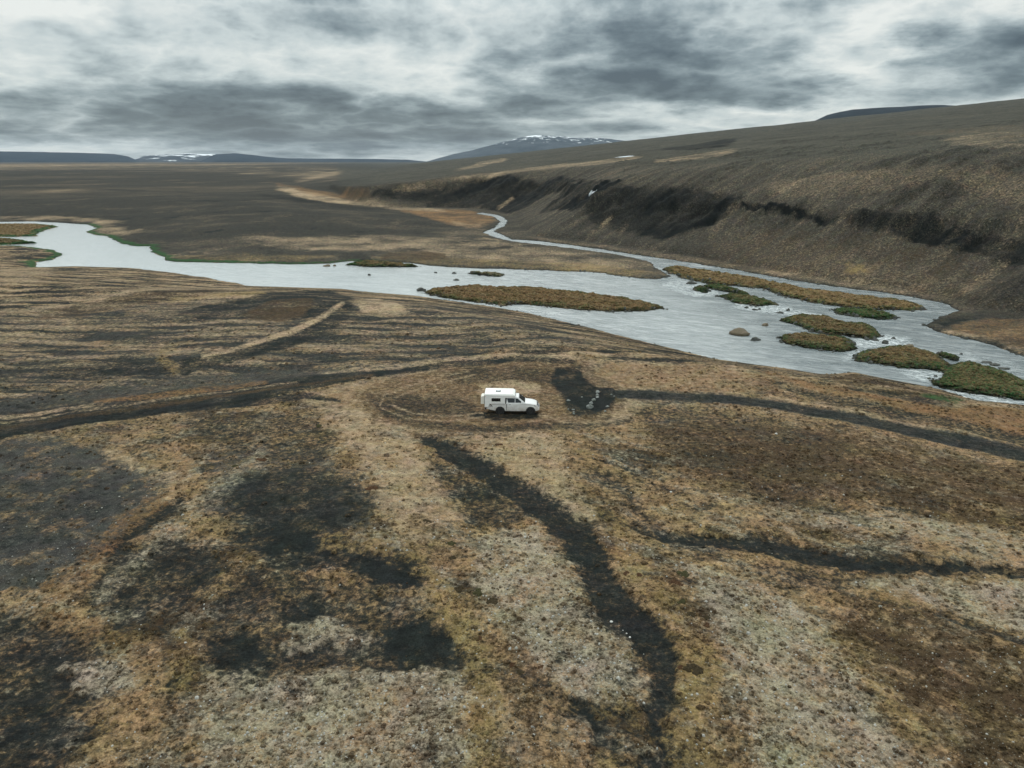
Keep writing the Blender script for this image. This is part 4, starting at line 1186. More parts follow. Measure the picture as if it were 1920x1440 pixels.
# ------------------------------------------------------------------ the camper pickup
def build_truck():
    near_pt = sight(960, 777)
    s_y = near_pt.y + 0.95
    gx, gy = -2.62, s_y
    gz = np.mean([ground_z(gx + a, gy + b) for a in (1.45, 4.5) for b in (-.75, .75)])
    root = empty('camper_truck', (gx, gy, gz - 0.02), 'white pickup truck with a low camper cabin on its back, parked on the brown clearing', 'camper truck')
    RW, FW, WR = 1.45, 4.52, 0.395
    # lower body with cut wheel arches
    def arc(cx, r_, a0, a1, n=9):
        return [(cx + r_ * math.cos(math.radians(a0 + (a1 - a0) * i / (n - 1))), 0.40 + r_ * math.sin(math.radians(a0 + (a1 - a0) * i / (n - 1)))) for i in range(n)]
    prof = [(0.04, .66), (0.02, 1.16), (1.0, 1.18), (1.98, 1.18), (2.06, 1.22), (3.0, 1.22), (3.86, 1.20), (4.25, 1.17), (4.65, 1.11), (4.95, 1.04), (5.14, .96), (5.25, .86), (5.31, .70),
            (5.33, .55), (5.24, .42), (5.02, .40)] + arc(FW, .48, 6, 174) + [(3.98, .40), (1.96, .40)] + arc(RW, .48, 6, 174) + [(.90, .44), (.40, .54)]
    bm = bmesh.new()
    add_prism(bm, prof, -.90, .90)
    for v in bm.verts:
        if v.co.x > 4.7:
            v.co.y *= 1 - .20 * min(1, (v.co.x - 4.7) / .63) ** 1.6
        if v.co.z > 1.0 and v.co.x > 2.0:
            v.co.y *= 0.965
    link_mesh('body', bm, M_PAINT, root, bevel=.035, seg=2)
    # bonnet, crowned between the wings
    bm = bmesh.new()
    st = [(3.80, 1.20, .74), (4.1, 1.215, .76), (4.5, 1.165, .74), (4.85, 1.09, .69), (5.08, 1.015, .62)]
    rows = []
    for (x, z, hw) in st:
        rows.append([bm.verts.new((x, hw * q, z + .045 * (1 - q * q) + (.018 if abs(abs(q) - .62) < .1 else 0))) for q in (-1, -.8, -.62, -.3, 0, .3, .62, .8, 1)])
    for i in range(4):
        for j in range(8):
            bm.faces.new((rows[i][j], rows[i + 1][j], rows[i + 1][j + 1], rows[i][j + 1]))
    g = bmesh.ops.extrude_face_region(bm, geom=list(bm.faces))
    for v in [e for e in g['geom'] if isinstance(e, bmesh.types.BMVert)]:
        v.co.z -= .06
    link_mesh('bonnet', bm, M_PAINT, root, smooth=False)
    # cab
    bm = bmesh.new()
    add_hull8(bm, [(2.06, -.865, 1.20), (4.02, -.865, 1.20), (4.02, .865, 1.20), (2.06, .865, 1.20)],
              [(2.12, -.69, 1.77), (3.28, -.69, 1.79), (3.28, .69, 1.79), (2.12, .69, 1.77)])
    cab = link_mesh('cab', bm, M_PAINT, root, bevel=.05, seg=3)

    def sidey(z, s):
        return s * (.865 - (z - 1.20) / .57 * .175 + .008)
    for s in (-1, 1):
        for P in ([(2.98, 1.27), (3.74, 1.27), (3.62, 1.35), (3.22, 1.68), (2.98, 1.68)], [(2.27, 1.27), (2.92, 1.27), (2.92, 1.68), (2.22, 1.68), (2.17, 1.62)]):
            bm = bmesh.new()
            pts = [(x, sidey(z, s), z) for x, z in P]
            if s > 0:
                pts = pts[::-1]
            add_slab(bm, pts, .012)
            link_mesh('side_window', bm, M_GLASS, cab)
    bm = bmesh.new()
    add_slab(bm, [(3.93, -.76, 1.255), (3.93, .76, 1.255), (3.34, .63, 1.735), (3.34, -.63, 1.735)], .035)
    link_mesh('windscreen', bm, M_GLASS, cab)
    bm = bmesh.new()
    for y_ in (-.35, .25):
        add_slab(bm, [(3.975, y_, 1.26), (3.975, y_ + .02, 1.26), (3.78, y_ + .42, 1.43), (3.78, y_ + .40, 1.43)], .02)
    link_mesh('wiper', bm, M_BLACK, cab)
    for s in (-1, 1):
        # doors stand a hair proud with a shadow gap round them
        bm = bmesh.new()
        y_ = s * .895
        add_prism(bm, [(2.14, .50), (3.88, .50), (3.95, .80), (3.90, 1.20), (2.14, 1.20)], min(y_, y_ + s * .014), max(y_, y_ + s * .014))
        door = link_mesh('door', bm, M_PAINT, root, bevel=.006, seg=1)
        bm = bmesh.new()
        add_box(bm, 2.32, 2.52, min(s * .905, s * .935), max(s * .905, s * .935), 1.08, 1.11)
        link_mesh('door_handle', bm, M_SEAL, door)
        bm = bmesh.new()
        add_box(bm, 2.07, 2.115, min(s * .90, s * .906), max(s * .90, s * .906), .46, 1.16)
        link_mesh('door_gap', bm, M_BLACK, root)
        # mirror
        bm = bmesh.new()
        add_hull8(bm, [(3.56, s * 1.12, 1.24), (3.68, s * 1.12, 1.24), (3.70, s * .94, 1.24), (3.60, s * .94, 1.24)],
                  [(3.58, s * 1.10, 1.42), (3.66, s * 1.10, 1.42), (3.68, s * .95, 1.43), (3.61, s * .95, 1.43)])
        mir = link_mesh('wing_mirror', bm, M_PAINT, root, bevel=.02)
        bm = bmesh.new()
        add_box(bm, 3.61, 3.67, min(s * .84, s * .96), max(s * .84, s * .96), 1.24, 1.28)
        link_mesh('mirror_arm', bm, M_BLACK, mir)
        # headlamps wrapping the corner
        bm = bmesh.new()
        add_hull8(bm, [(4.92, s * .875, .90), (5.19, s * .76, .88), (5.29, s * .50, .86), (5.0, s * .50, .86)],
                  [(4.88, s * .84, .99), (5.10, s * .74, .985), (5.19, s * .50, .96), (5.0, s * .5, .96)])
        hl_ = link_mesh('headlight', bm, M_BLACK, root, bevel=.01)
        bm = bmesh.new()
        add_hull8(bm, [(5.02, s * .842, .905), (5.20, s * .765, .895), (5.27, s * .62, .885), (5.1, s * .62, .885)],
                  [(4.98, s * .825, .965), (5.15, s * .755, .96), (5.22, s * .62, .945), (5.1, s * .62, .945)])
        link_mesh('lens', bm, M_LAMP, hl_)
        bm = bmesh.new()
        add_box(bm, -.005, .10, min(s * .74, s * .905), max(s * .74, s * .905), .74, 1.10)
        link_mesh('tail_light', bm, M_TAIL, root, bevel=.01)
        # black slashes on the rear quarter
        bm = bmesh.new()
        for k, (xa, za, xb, zb, wd) in enumerate([(.40, 1.10, .62, .83, .055), (.50, 1.08, .66, .88, .03), (.36, 1.0, .5, .82, .03)]):
            y_ = s * .903
            pts = [(xa, y_, za), (xb, y_, zb), (xb + wd, y_, zb + .01), (xa + wd * 1.2, y_, za + .01)]
            if s > 0:
                pts = pts[::-1]
            add_slab(bm, pts, .004)
        link_mesh('stripe', bm, M_BLACK, root)
        # arch lining and mud flap
        for cx in (RW, FW):
            bm = bmesh.new()
            add_lathe(bm, [(.475, .0), (.475, .36)], cx, .40, s * .50, s, 24)
            link_mesh('wheel_housing', bm, M_BLACK, root)
            bm = bmesh.new()
            pr = [(.16, .02), (.30, 0), (.36, .015), (WR, .05), (WR, .20), (.36, .245), (.30, .255), (.24, .25), (.235, .19), (.16, .18)]
            add_lathe(bm, pr, cx, WR, s * .68, s, 36)
            wh = link_mesh('wheel', bm, M_TYRE, root, smooth=False)
            bm = bmesh.new()
            add_lathe(bm, [(.232, .185), (.232, .235), (.215, .235), (.205, .205), (.06, .20), (.05, .225), (.01, .225)], cx, WR, s * .68, s, 24)
            for k in range(6):
                a_ = k * math.pi / 3
                ca, sa = math.cos(a_), math.sin(a_)
                px_, pz_ = -sa * .022, ca * .022
                q = [(cx + ca * .05 + px_, WR + sa * .05 + pz_), (cx + ca * .21 + px_, WR + sa * .21 + pz_), (cx + ca * .21 - px_, WR + sa * .21 - pz_), (cx + ca * .05 - px_, WR + sa * .05 - pz_)]
                add_prism(bm, q, s * .68 + s * .202, s * .68 + s * .228)
            link_mesh('rim', bm, M_RIM, wh)
    # front end
    bm = bmesh.new()
    add_hull8(bm, [(5.22, -.47, .70), (5.335, -.44, .70), (5.335, .44, .70), (5.22, .47, .70)], [(5.12, -.50, .95), (5.235, -.48, .95), (5.235, .48, .95), (5.12, .50, .95)])
    gr = link_mesh('grille', bm, M_BLACK, root, bevel=.015)
    bm = bmesh.new()
    for k in range(3):
        z_ = .76 + k * .065
        add_box(bm, 5.20, 5.345 - k * .03, -.40, .40, z_, z_ + .014)
    link_mesh('grille_bar', bm, M_RIM, gr)
    bm = bmesh.new()
    add_prism(bm, [(5.10, .43), (5.33, .45), (5.40, .52), (5.395, .66), (5.34, .69), (5.10, .69)], -.72, .72)
    bp_ = link_mesh('front_bumper', bm, M_PAINT, root, bevel=.03)
    bm = bmesh.new()
    add_box(bm, 5.33, 5.405, -.42, .42, .49, .61)
    for s in (-1, 1):
        add_box(bm, 5.33, 5.402, min(s * .52, s * .67), max(s * .52, s * .67), .50, .63)
    link_mesh('air_intake', bm, M_BLACK, bp_)
    bm = bmesh.new()
    add_box(bm, -.10, .10, -.80, .80, .50, .64)
    link_mesh('rear_bumper', bm, M_BLACK, root, bevel=.02)
    bm = bmesh.new()
    add_box(bm, .25, 4.95, -.48, .48, .30, .46)
    add_box(bm, 1.36, 1.54, -.7, .7, .33, .46)
    add_box(bm, 4.43, 4.61, -.7, .7, .33, .46)
    link_mesh('chassis', bm, M_BLACK, root)
    # camper cabin
    bm = bmesh.new()
    add_prism(bm, [(-.10, .84), (.28, .84), (.36, 1.17), (1.96, 1.17), (1.96, 1.81), (2.80, 1.84), (2.98, 1.90), (2.93, 2.06), (-.10, 2.10)], -1.0, 1.0)
    cabn = link_mesh('camper_cabin', bm, M_GRP, root, bevel=.035, seg=2)
    bm = bmesh.new()
    add_hull8(bm, [(-.13, -1.02, 2.08), (2.99, -1.02, 2.02), (2.99, 1.02, 2.02), (-.13, 1.02, 2.08)],
              [(-.07, -.95, 2.22), (2.72, -.95, 2.19), (2.72, .95, 2.19), (-.07, .95, 2.22)])
    rf = link_mesh('camper_roof', bm, M_ROOF, root, bevel=.04, seg=3)
    bm = bmesh.new()
    add_box(bm, 1.00, 1.48, -.26, .22, 2.20, 2.255)
    rv = link_mesh('roof_vent', bm, M_SEAL, rf, bevel=.02)
    bm = bmesh.new()
    add_box(bm, 1.05, 1.43, -.21, .17, 2.25, 2.275)
    link_mesh('vent_cover', bm, M_LAMP, rv, bevel=.008)
    bm = bmesh.new()
    for y_ in (-.6, 0.5):
        add_box(bm, .1, 2.6, y_, y_ + .03, 2.205, 2.225)
    link_mesh('roof_rib', bm, M_ROOF, rf)
    bm = bmesh.new()
    add_box(bm, -.105, 2.975, -1.006, 1.006, 2.035, 2.060)
    link_mesh('roof_seal', bm, M_SEAL, cabn)
    for s in (-1, 1):
        bm = bmesh.new()
        add_box(bm, .54, 1.56, min(s * 1.0, s * 1.010), max(s * 1.0, s * 1.010), 1.38, 1.84)
        wf_ = link_mesh('camper_window', bm, M_ROOF, cabn, bevel=.004)
        bm = bmesh.new()
        add_box(bm, .60, 1.50, min(s * 1.008, s * 1.018), max(s * 1.008, s * 1.018), 1.44, 1.79)
        link_mesh('pane', bm, M_GLASS, wf_)
        bm = bmesh.new()
        add_box(bm, .33, 1.95, min(s * .996, s * 1.004), max(s * .996, s * 1.004), 1.172, 1.190)
        add_box(bm, 1.975, 2.03, min(s * .80, s * .93), max(s * .80, s * .93), 1.17, 1.78)
        link_mesh('joint_strip', bm, M_BLACK, cabn)
        bm = bmesh.new()
        add_box(bm, -.02, .02, min(s * .99, s * 1.012), max(s * .99, s * 1.012), 1.92, 1.98)
        link_mesh('marker_light', bm, M_AMBER, cabn)
    # storage box hung on the back
    bm = bmesh.new()
    add_prism(bm, [(-.50, 1.13), (-.16, 1.13), (-.16, 1.93), (-.38, 1.93), (-.48, 1.84)], -.86, .10)
    bx_ = link_mesh('rear_storage_box', bm, M_BOXC, root, bevel=.045, seg=3)
    bm = bmesh.new()
    add_box(bm, -.16, -.10, -.80, .05, 1.05, 1.98)
    link_mesh('mounting_frame', bm, M_BLACK, bx_)
    bm = bmesh.new()
    add_box(bm, -.125, -.10, .2, .85, .92, 1.98)
    link_mesh('camper_door', bm, M_ROOF, cabn, bevel=.008)
    root.rotation_euler = (0, 0, math.radians(-1.5))
    return root


build_truck()


# ------------------------------------------------------------------ stones
def stone_material(name, c1, c2, moss):
    m_ = bpy.data.materials.new(name)
    m_.use_nodes = True
    t = NT(m_.node_tree)
    pos = t.n('ShaderNodeNewGeometry').outputs['Position']
    n_ = t.noise(pos, 4.0, 7, 0.7, .3)
    col = t.ramp(n_, [(0.32, (*c1, 1)), (0.66, (*c2, 1))])
    n2_ = t.noise(pos, 1.7, 5, 0.65)
    col = t.mix(t.m('MULTIPLY_ADD', n2_, 5, -2.6, clamp=True), col, (*moss, 1))
    b = principled(t, Base_Color=col, Roughness=.9)
    bp = t.n('ShaderNodeBump', ins={'Strength': .6, 'Distance': .12, 'Height': n_})
    t.link(bp.outputs[0], b.inputs['Normal'])
    return m_


M_STONE = stone_material('grey_boulder', (.08, .09, .08), (.31, .32, .30), (.09, .11, .07))
M_WET = stone_material('wet_river_rock', (.030, .032, .030), (.10, .10, .09), (.05, .055, .025))
M_TURFROCK = stone_material('turfy_river_rock', (.07, .055, .035), (.17, .13, .085), (.075, .075, .03))


def rock(name, x, y, sx, sy, sz, seed, mat, sink=.25, z=None, sub=3, rough=.33, rot=0.0):
    bm = bmesh.new()
    bmesh.ops.create_icosphere(bm, subdivisions=sub, radius=1)
    rnd = random.Random(seed)
    ox, oy, oz = rnd.random() * 50, rnd.random() * 50, rnd.random() * 50
    from mathutils import noise as mn
    planes = [(Vector((rnd.uniform(-1, 1), rnd.uniform(-1, 1), rnd.uniform(-.2, 1))).normalized(), rnd.uniform(.62, .85)) for _ in range(7)]
    for v in bm.verts:
        p = v.co.copy()
        for nrm, d_ in planes:
            q = p.dot(nrm)
            if q > d_:
                p -= nrm * (q - d_) * .85
        f = 1 + rough * mn.noise(p * 1.6 + Vector((ox, oy, oz))) + rough * .4 * mn.noise(p * 4 + Vector((oy, oz, ox)))
        p = p * f
        v.co = (p.x * sx, p.y * sy, max(p.z, -.6) * sz)
    gz = ground_z(x, y) if z is None else z
    o = link_mesh(name, bm, mat, smooth=True)
    o.location = (x, y, gz + sz * (1 - sink) - sz * .45)
    o.rotation_euler = (0, 0, rot)
    return o


M_PER_PX = 1 / 18.5
G = 'boulders set out on the dark gravel pad'
PADROCKS = [  # px, py of the foot, half width in px, height factor, label
    (1106, 766, 8.0, .75, 'largest pale grey boulder, nearest end of the row on the dark gravel pad'),
    (1108.5, 758, 5.0, .8, 'pale pointed boulder touching the back of the largest one on the gravel pad'),
    (1113.5, 751.5, 5.0, .65, 'flat-topped grey boulder in the middle of the row on the gravel pad'),
    (1120, 746, 4.2, .5, 'low dark grey boulder just below the two far boulders of the row'),
    (1119.8, 742, 4.4, .7, 'small pale boulder second from the far end of the row on the pad'),
    (1121, 737, 5.2, .7, 'rounded pale boulder at the far end of the row on the gravel pad'),
]
for i, (px, py, hw, hf, lab) in enumerate(PADROCKS):
    p = sight(px, py)
    h_ = hw * M_PER_PX * .84
    tag(rock('boulder', p.x, p.y + h_ * .5, h_ * 1.1, h_ * .95, h_ * hf * 1.25, 100 + i, M_STONE, .2, rot=i * 1.3), lab, 'boulder', G)
SMALLROCKS = [
    (1075, 769, 3.2, 'small pale stone topmost of three at the left rim of the gravel pad'),
    (1075.8, 773.5, 2.8, 'small mossy stone in the middle of three at the left rim of the gravel pad'),
    (1076, 777.5, 3.0, 'small low stone nearest the front left rim of the gravel pad'),
    (1066, 752, 4.0, 'dark mossy stone on the left part of the gravel pad'),
    (1091, 745.5, 2.8, 'small grey stone lying alone left of the row on the gravel pad'),
    (1146.5, 740.5, 2.6, 'small pale stone at the right rim of the pad where the path starts'),
    (1139, 763, 3.6, 'thin flat pale stone on the right side of the gravel pad'),
    (1135, 773, 3.0, 'small bright stone on the front right rim of the gravel pad'),
    (1066, 768, 2.4, 'tiny reddish stone outside the left rim of the gravel pad'),
    (1152, 743.5, 2.2, 'tiny pale stone beside the start of the footpath'),
]
for i, (px, py, hw, lab) in enumerate(SMALLROCKS):
    p = sight(px, py)
    h_ = hw * M_PER_PX
    tag(rock('stone', p.x, p.y + .1, h_, h_ * .8, h_ * .55, 140 + i, M_STONE, .25, sub=2, rot=i), lab, 'stone', 'small stones on and round the gravel pad')

# rocks standing in the river: on the water plane
RIVROCKS = [
    (1389, 629, 19, 9, 'T', 'large rounded brown rock in open water left of the heath islands'),
    (1417, 639, 9.5, 5, 'W', 'flat dark rock just right of the large rounded rock in the river'),
    (1436, 611, 6.5, 4, 'T', 'small round rock in open water in front of the rapids'),
    (790, 546, 9, 5, 'W', 'dark rock off the left tip of the long heathy island'),
    (692, 516.5, 3, 2.5, 'W', 'single dark rock in the middle of the calm left reach'),
    (817, 512, 3, 2, 'W', 'small dark rock leftmost of the three near the far shore'),
    (851, 513, 4.5, 2.5, 'W', 'low dark rock between the far shore and the tiny islet'),
    (855, 526, 6, 2.5, 'W', 'flat dark rock in front of the tiny grey islet'),
    (612, 499.5, 7, 2.5, 'T', 'brown low rock left of the long thin islet by the far shore'),
    (627, 499, 3, 2, 'T', 'tiny brown rock right next to the left end of the thin islet'),
    (1297, 533, 10, 4, 'W', 'dark flat rocks at the upper edge of the first rapid'),
    (1416, 582, 5, 3, 'W', 'small wet rock in white water below the upper green islet'),
    (1424, 581, 3, 2.5, 'W', 'tiny wet rock beside another in the white water'),
    (1463, 588, 6, 3, 'W', 'wet rock at the head of the upper heath island'),
    (1478, 583, 3.5, 3.5, 'W', 'pointed wet rock above the upper heath island'),
    (1661, 645, 6, 5, 'W', 'wet rock breaking the white water between heath islands'),
    (1645, 640, 4, 3, 'W', 'small wet rock left of the whitest part of the rapid'),
    (1676, 636, 4, 3, 'W', 'small wet rock at the right end of the middle rapid'),
    (1706, 652, 9, 4, 'T', 'brown rock just above the branching island'),
    (1803, 665, 3, 2, 'W', 'tiny rock right of the green mound in the right channel'),
    (1852, 681, 8, 2.6, 'W', 'low rock, left one of the line in the right channel'),
    (1868, 686, 8, 2.8, 'W', 'low rock in the middle of the line in the right channel'),
    (1886, 693, 9, 2.8, 'W', 'low rock, right end of the line in the right channel'),
    (1790, 733, 4, 3, 'W', 'dark wet rock in the narrow white channel by the near bank'),
    (1330, 546.5, 4, 2.5, 'W', 'tiny wet rock right of the small dark islet'),
    (1400, 578, 4, 2.5, 'W', 'tiny wet rock under the lower edge of the upper green islet'),
]
for i, (px, py, hw, hh, kd, lab) in enumerate(RIVROCKS):
    q = on_plane([(px, py)])[0]
    dist = math.hypot(q[0], q[1])
    mpp = dist / FPX * 1.03
    h_ = hw * mpp
    o = rock('river_rock', q[0], q[1] + h_ * .4, h_, h_ * (.9 if kd == 'T' else .7), hh * mpp * 1.05, 200 + i, M_TURFROCK if kd == 'T' else M_WET, .35, z=ZW, rough=.28, rot=(i * .37) % .8 - .4)
    tag(o, lab, 'rock', 'rocks standing in the river')

PALE = [(1146, 1166, 8, 'white stone on the left flank of the big dark gully'), (1181, 1195, 6, 'pale stone inside the bend of the big dark gully'),
        (1258, 923, 6, 'white stone on tan ground in front of the dark slope right of the truck'), (1175, 1188, 4, 'small pale stone next to the one in the gully bend'),
        (1455, 814, 7, 'pale flat stone below the footpath'), (1168, 1182, 3, 'tiny pale stone uppermost in the gully bend')]
for i, (px, py, hw, lab) in enumerate(PALE):
    p = sight(px, py)
    h_ = hw * .5 * p.length / FPX
    tag(rock('pale_stone', p.x, p.y, h_, h_ * .8, h_ * .6, 300 + i, simple('pale_stone_%s' % 'rock', (.55, .54, .50), .85, vary=.2, scale=4), .2, sub=2, rot=i), lab, 'stone', 'pale stones on the heath')

# ------------------------------------------------------------------ heath cushions
def cushion_mesh(bmx, cx, cy, cz, rx, ry, rz, rnd):
    seg, rg = 9, 4
    ph = rnd.random() * 6.28
    rings = []
    wob = [1 + rnd.uniform(-.25, .25) for _ in range(seg)]
    for j in range(rg):
        a_ = j / rg * math.pi / 2
        rings.append([bmx.verts.new((cx + rx * wob[k] * math.cos(a_) * math.cos(ph + 2 * math.pi * k / seg) * rnd.uniform(.9, 1.1),
                                     cy + ry * wob[k] * math.cos(a_) * math.sin(ph + 2 * math.pi * k / seg) * rnd.uniform(.9, 1.1),
                                     cz + rz * math.sin(a_) * rnd.uniform(.8, 1.15) - .03)) for k in range(seg)])
    top = bmx.verts.new((cx, cy, cz + rz))
    for j in range(rg - 1):
        for k in range(seg):
            bmx.faces.new((rings[j][k], rings[j][(k + 1) % seg], rings[j + 1][(k + 1) % seg], rings[j + 1][k]))
    for k in range(seg):
        bmx.faces.new((rings[-1][k], rings[-1][(k + 1) % seg], top))


def twig_material(name, lo, hi):
    m_ = bpy.data.materials.new(name)
    m_.use_nodes = True
    t = NT(m_.node_tree)
    pos = t.n('ShaderNodeNewGeometry').outputs['Position']
    n_ = t.noise(pos, 14, 6, .8)
    col = t.ramp(n_, [(.3, (*lo, 1)), (.7, (*hi, 1))])
    b = principled(t, Base_Color=col, Roughness=.95)
    b.inputs['Specular IOR Level'].default_value = .15
    bp = t.n('ShaderNodeBump', ins={'Strength': .9, 'Distance': .12, 'Height': n_})
    t.link(bp.outputs[0], b.inputs['Normal'])
    return m_


M_TW = [twig_material('dark_heath_twigs', (.018, .014, .008), (.085, .062, .032)), twig_material('olive_heath_twigs', (.022, .022, .010), (.09, .082, .035)),
        twig_material('russet_heath_twigs', (.035, .018, .010), (.13, .07, .035))]
SHRUBS = [
    (1300, 1255, 20, 0, 'largest dark brown cushion, in the ochre moss right of the big gully'),
    (1277, 1250, 8, 2, 'small russet cushion touching the left of the largest one'),
    (1325, 1155, 13, 0, 'dark cushion with a twin, above the largest one beyond the gully bend'),
    (1328, 1172, 12, 2, 'russet cushion right under the dark twin cushion'),
    (1297, 1153, 11, 0, 'dark round cushion left of the twin cushions'),
    (1282, 1076, 14, 1, 'olive cushion under the start of the right-hand dark band'),
    (1200, 1077, 11, 2, 'russet cushion close to the right edge of the big gully'),
    (1175, 1075, 8, 2, 'small russet cushion at the very rim of the big gully'),
    (1270, 1095, 14, 2, 'wide russet cushion just below the olive one'),
    (1277, 1127, 10, 1, 'olive round cushion in the line below the right-hand dark band'),
    (1257, 1146, 6, 0, 'tiny dark cushion left of the round ones on ochre moss'),
    (1602, 1328, 12, 0, 'dark cushion alone on pale gravel at lower right'),
    (1445, 1413, 12, 1, 'olive cushion near the bottom edge right of the gully'),
    (1014, 1250, 10, 2, 'russet cushion on pale gravel left of the gully bend'),
    (975, 1262, 13, 0, 'dark oval cushion on the moss strip at bottom centre'),
    (960, 1247, 9, 2, 'russet cushion partly behind the dark oval one at bottom centre'),
    (1460, 1102, 10, 0, 'dark cushion under the right-hand dark band'),
    (846, 1018, 10, 1, 'olive cushion right of the tip of the dark wing-shaped patch'),
    (848, 1045, 9, 0, 'dark cushion below the olive one beside the wing-shaped patch'),
    (862, 1104, 14, 0, 'dark cushion at the upper end of the brown streak at centre'),
    (896, 1110, 12, 1, 'olive cushion following the dark one along the brown streak'),
    (925, 1128, 15, 0, 'long dark cushion at the lower end of the brown streak'),
    (896, 1196, 10, 2, 'brown cushion at the lower end of the bright yellow moss'),
    (943, 1212, 7, 1, 'small green cushion right of the bright yellow moss'),
    (777, 1112, 8, 0, 'small dark cushion under the tip of the wing-shaped patch'),
    (697, 918, 15, 2, 'wide russet cushion on the sandy rise in front of the clearing'),
    (490, 862, 10, 2, 'russet cushion left of the dark patch below the road'),
    (935, 833, 8, 2, 'russet cushion on sand just below the clearing'),
    (912, 820, 7, 0, 'small dark cushion on sand closest to the truck'),
    (800, 978, 11, 0, 'dark cushion on sand above the brown streak'),
    (440, 874, 7, 1, 'small olive cushion left of the russet one below the road'),
    (598, 798, 8, 1, 'olive cushion where the sandy rise meets the road'),
]
for i, (px, py, hw, kd, lab) in enumerate(SHRUBS):
    p = sight(px, py)
    rnd = random.Random(500 + i)
    r_ = hw * p.length / FPX
    bm = bmesh.new()
    for k in range(9):
        a_ = rnd.random() * 6.28
        q = rnd.random() ** .5 * .65
        s_ = rnd.uniform(.35, .6)
        cushion_mesh(bm, r_ * q * math.cos(a_), r_ * q * math.sin(a_), 0, r_ * s_, r_ * s_, r_ * s_ * .62, rnd)
    o = link_mesh('heath_cushion', bm, M_TW[kd], smooth=False)
    o.location = (p.x, p.y, p.z - .01)
    tag(o, lab, 'shrub', 'heath cushions dotted over the near ground')

# ------------------------------------------------------------------ countless small heath tufts and stones
rng = np.random.default_rng(7)


def scatter(n, r0, r1, power=1.0):
    r_ = np.exp(rng.uniform(math.log(r0), math.log(r1), n))
    a_ = np.radians(rng.uniform(-44, 44, n))
    return r_ * np.sin(a_), r_ * np.cos(a_), r_


def grid_lookup(x, y):
    r_ = np.hypot(x, y)
    i = np.clip(np.searchsorted(R, r_), 0, nR - 1)
    j = np.clip(np.searchsorted(th_f, np.arctan2(x, y)), 0, len(th_f) - 1)
    return idx[i, j]


def blobs(name, px, py, rad, hgt, seg, attrs_idx, shift, mat):
    """many small irregular domes as one mesh"""
    n = len(px)
    gi = grid_lookup(px, py)
    gz = GZ[gi]
    ang = rng.uniform(0, 6.28, (n, 1)) + np.arange(seg)[None] * 2 * math.pi / seg
    w1 = rng.uniform(.7, 1.3, (n, seg)); w2 = rng.uniform(.45, .85, (n, seg))
    ring = lambda w_, h_: np.stack([px[:, None] + rad[:, None] * w_ * np.cos(ang), py[:, None] + rad[:, None] * w_ * np.sin(ang), gz[:, None] + hgt[:, None] * h_], -1)
    A1 = ring(w1, -.35 * np.ones((n, seg)))
    A2 = ring(w2, rng.uniform(.45, .85, (n, seg)))
    top = np.stack([px + rad * rng.uniform(-.2, .2, n), py + rad * rng.uniform(-.2, .2, n), gz + hgt], -1)[:, None]
    Vv = np.concatenate([A1, A2, top], 1).reshape(-1, 3)
    m = 2 * seg + 1
    k = np.arange(seg); k2 = (k + 1) % seg
    tri = np.concatenate([np.stack([k, k2, seg + k2], 1), np.stack([k, seg + k2, seg + k], 1), np.stack([seg + k, seg + k2, np.full(seg, 2 * seg)], 1)])
    Ff = (tri[None] + (np.arange(n) * m)[:, None, None]).reshape(-1, 3)
    rep_ = np.repeat(gi, m)
    a, b, c, d_ = cover_a[rep_].copy(), cover_b[rep_].copy(), cover_c[rep_].copy(), cover_d[rep_].copy()
    sh = np.repeat(shift, m)[:, None]
    a *= (1 - sh); b *= (1 - sh); c *= (1 - sh); d_ *= (1 - sh)
    b[:, 0:1] += sh
    o = new_mesh_object(name, Vv, Ff, mat, dict(cover_a=a, cover_b=b, cover_c=c, cover_d=d_), smooth=False)
    o['kind'] = 'stuff'
    return o


def clear_of_works(x, y):
    bad = (sdf(x, y, ROAD_W, pad=2) < .2) | (sdf(x, y, PATH_W, pad=2) < .2) | (sdf(x, y, PAD_W, pad=2) < .3) | ((np.abs(x) < 3.6) & (np.abs(y - 67.5) < 2.2))
    return ~bad


x_, y_, r_ = scatter(90000, 17, 115)
gi = grid_lookup(x_, y_)
lowc = C['dark'][gi] + C['black'][gi] + .6 * C['sand'][gi] + .7 * C['ash'][gi]
ok = (rng.random(len(x_)) > np.clip(lowc * 1.15, 0, .985)) & (INFO['near'][gi] > .5) & (INFO['d'][gi] > .5) & clear_of_works(x_, y_)
ok &= rng.random(len(x_)) < (0.35 + 0.9 * sst(-.1, .3, fbm(x_ / 3, y_ / 3, 301, 3)))
ok &= ~((sdf(x_, y_, FLAT_W, pad=3) < 0) & (rng.random(len(x_)) < .97))
x_, y_, r_, gi = x_[ok], y_[ok], r_[ok], gi[ok]
sz = rng.gamma(3.0, .022, len(x_)) * (0.7 + .3 * r_ / 30) + .02
print('tufts', len(x_))
tufts = blobs('heath_tufts', x_, y_, np.minimum(sz, .35), np.minimum(sz, .3) * .75, 6, gi, rng.beta(.6, 1.0, len(x_)) * .85, M_GROUND)
tufts['label'] = 'low brown and ochre heath tufts covering the near ground'

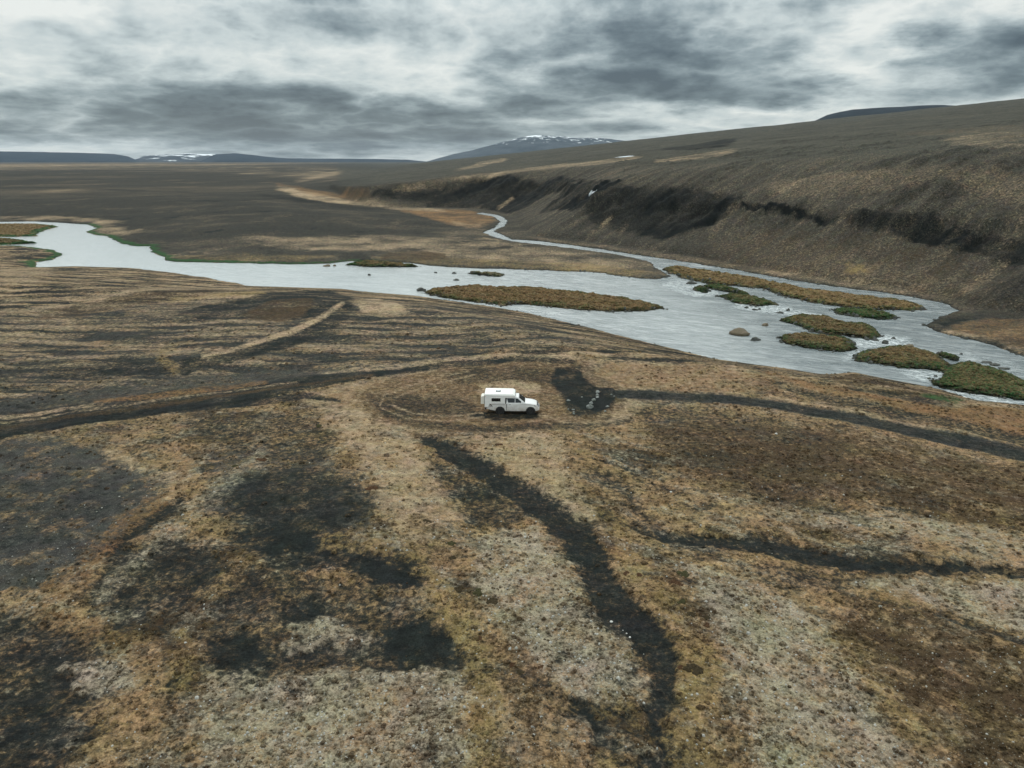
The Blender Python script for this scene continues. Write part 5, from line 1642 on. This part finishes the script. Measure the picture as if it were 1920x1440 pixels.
x_, y_, r_ = scatter(26000, 17, 60)
gi = grid_lookup(x_, y_)
pw = (.12 + C['pale'][gi] * .9) * np.clip(1 - 1.2 * (C['dark'][gi] + C['black'][gi]), 0.01, 1)
ok = (rng.random(len(x_)) < pw) & (INFO['near'][gi] > .5) & (INFO['d'][gi] > .5) & clear_of_works(x_, y_)
x_, y_, r_, gi = x_[ok], y_[ok], r_[ok], gi[ok]
sz = rng.gamma(2.0, .014, len(x_)) + .015
print('stones', len(x_))
M_CHIP = stone_material('small_stone', (.22, .215, .19), (.50, .48, .43), (.20, .20, .15))
st_ = blobs('scattered_stones', x_, y_, np.minimum(sz, .14), np.minimum(sz, .14) * .7, 5, gi, np.zeros(len(x_)), M_CHIP)
st_['label'] = 'small pale stones strewn over the near ground'

# turf and sedge clumps that roughen the islands and banks
xs_, ys_ = [], []
for k, P in ISL.items():
    lo, hi = P.min(0), P.max(0)
    area = (hi - lo).prod()
    n = int(min(area * 11, 8000))
    xs_.append(rng.uniform(lo[0], hi[0], n)); ys_.append(rng.uniform(lo[1], hi[1], n))
x_, y_ = np.concatenate(xs_), np.concatenate(ys_)
gi = grid_lookup(x_, y_)
ok = (INFO['isl'][gi] < -.25) & (GZ[gi] > ZW + .05) & (np.abs(np.arctan2(x_, y_)) < math.radians(46))
x_, y_, gi = x_[ok], y_[ok], gi[ok]
sz = rng.gamma(3.0, .055, len(x_)) + .08
print('turf', len(x_))
tf = blobs('turf_clumps', x_, y_, np.minimum(sz, .35) * 1.2, np.minimum(sz, .35) * .5, 6, gi, rng.beta(.6, 1.0, len(x_)) * .35, M_GROUND)
tf['label'] = 'rough turf and low heath growing over the river islands'

# gravel and cobbles washed out round the islands and along the banks
n = 60000
x_ = rng.uniform(-60, 110, n); y_ = rng.uniform(75, 210, n)
gi = grid_lookup(x_, y_)
rim = (np.abs(INFO['d'][gi]) < rng.gamma(1.5, .35, n)) & (INFO['isl'][gi] < 3.5) & (np.abs(np.arctan2(x_, y_)) < math.radians(44))
rim |= (np.abs(INFO['d'][gi]) < rng.gamma(1.2, .18, n)) & (x_ > 0)
rim &= rng.random(n) < (.25 + .75 * (fbm(x_ / 5, y_ / 5, 333, 2) > 0))
x_, y_, gi = x_[rim], y_[rim], gi[rim]
sz = rng.gamma(2.0, .07, len(x_)) + .06
print('cobbles', len(x_))
cb = blobs('river_cobbles', x_, y_, np.minimum(sz, .5), np.minimum(sz, .45) * 1.0, 6, gi, np.zeros(len(x_)), M_WET)
cb['label'] = 'dark wet cobbles along the river edge and round the islands'

# ------------------------------------------------------------------ the air between here and the mountains
top_z = 0
for o in scene.objects:
    if o.type == 'MESH':
        for c in o.bound_box:
            top_z = max(top_z, c[2] + o.location.z)
bm = bmesh.new()
add_box(bm, -18200, 18200, -18200, 18200, -14.5, top_z + 6)
hm = bpy.data.materials.new('thin_haze')
hm.use_nodes = True
t = NT(hm.node_tree)
pv = t.n('ShaderNodeVolumePrincipled')
pv.inputs['Color'].default_value = (.66, .82, 1.0, 1)
pv.inputs['Density'].default_value = 1.5e-5
pv.inputs['Anisotropy'].default_value = 0.1
ho = t.n('ShaderNodeOutputMaterial')
t.link(pv.outputs[0], ho.inputs['Volume'])
hz = link_mesh('haze', bm, hm)
hz['kind'] = 'stuff'
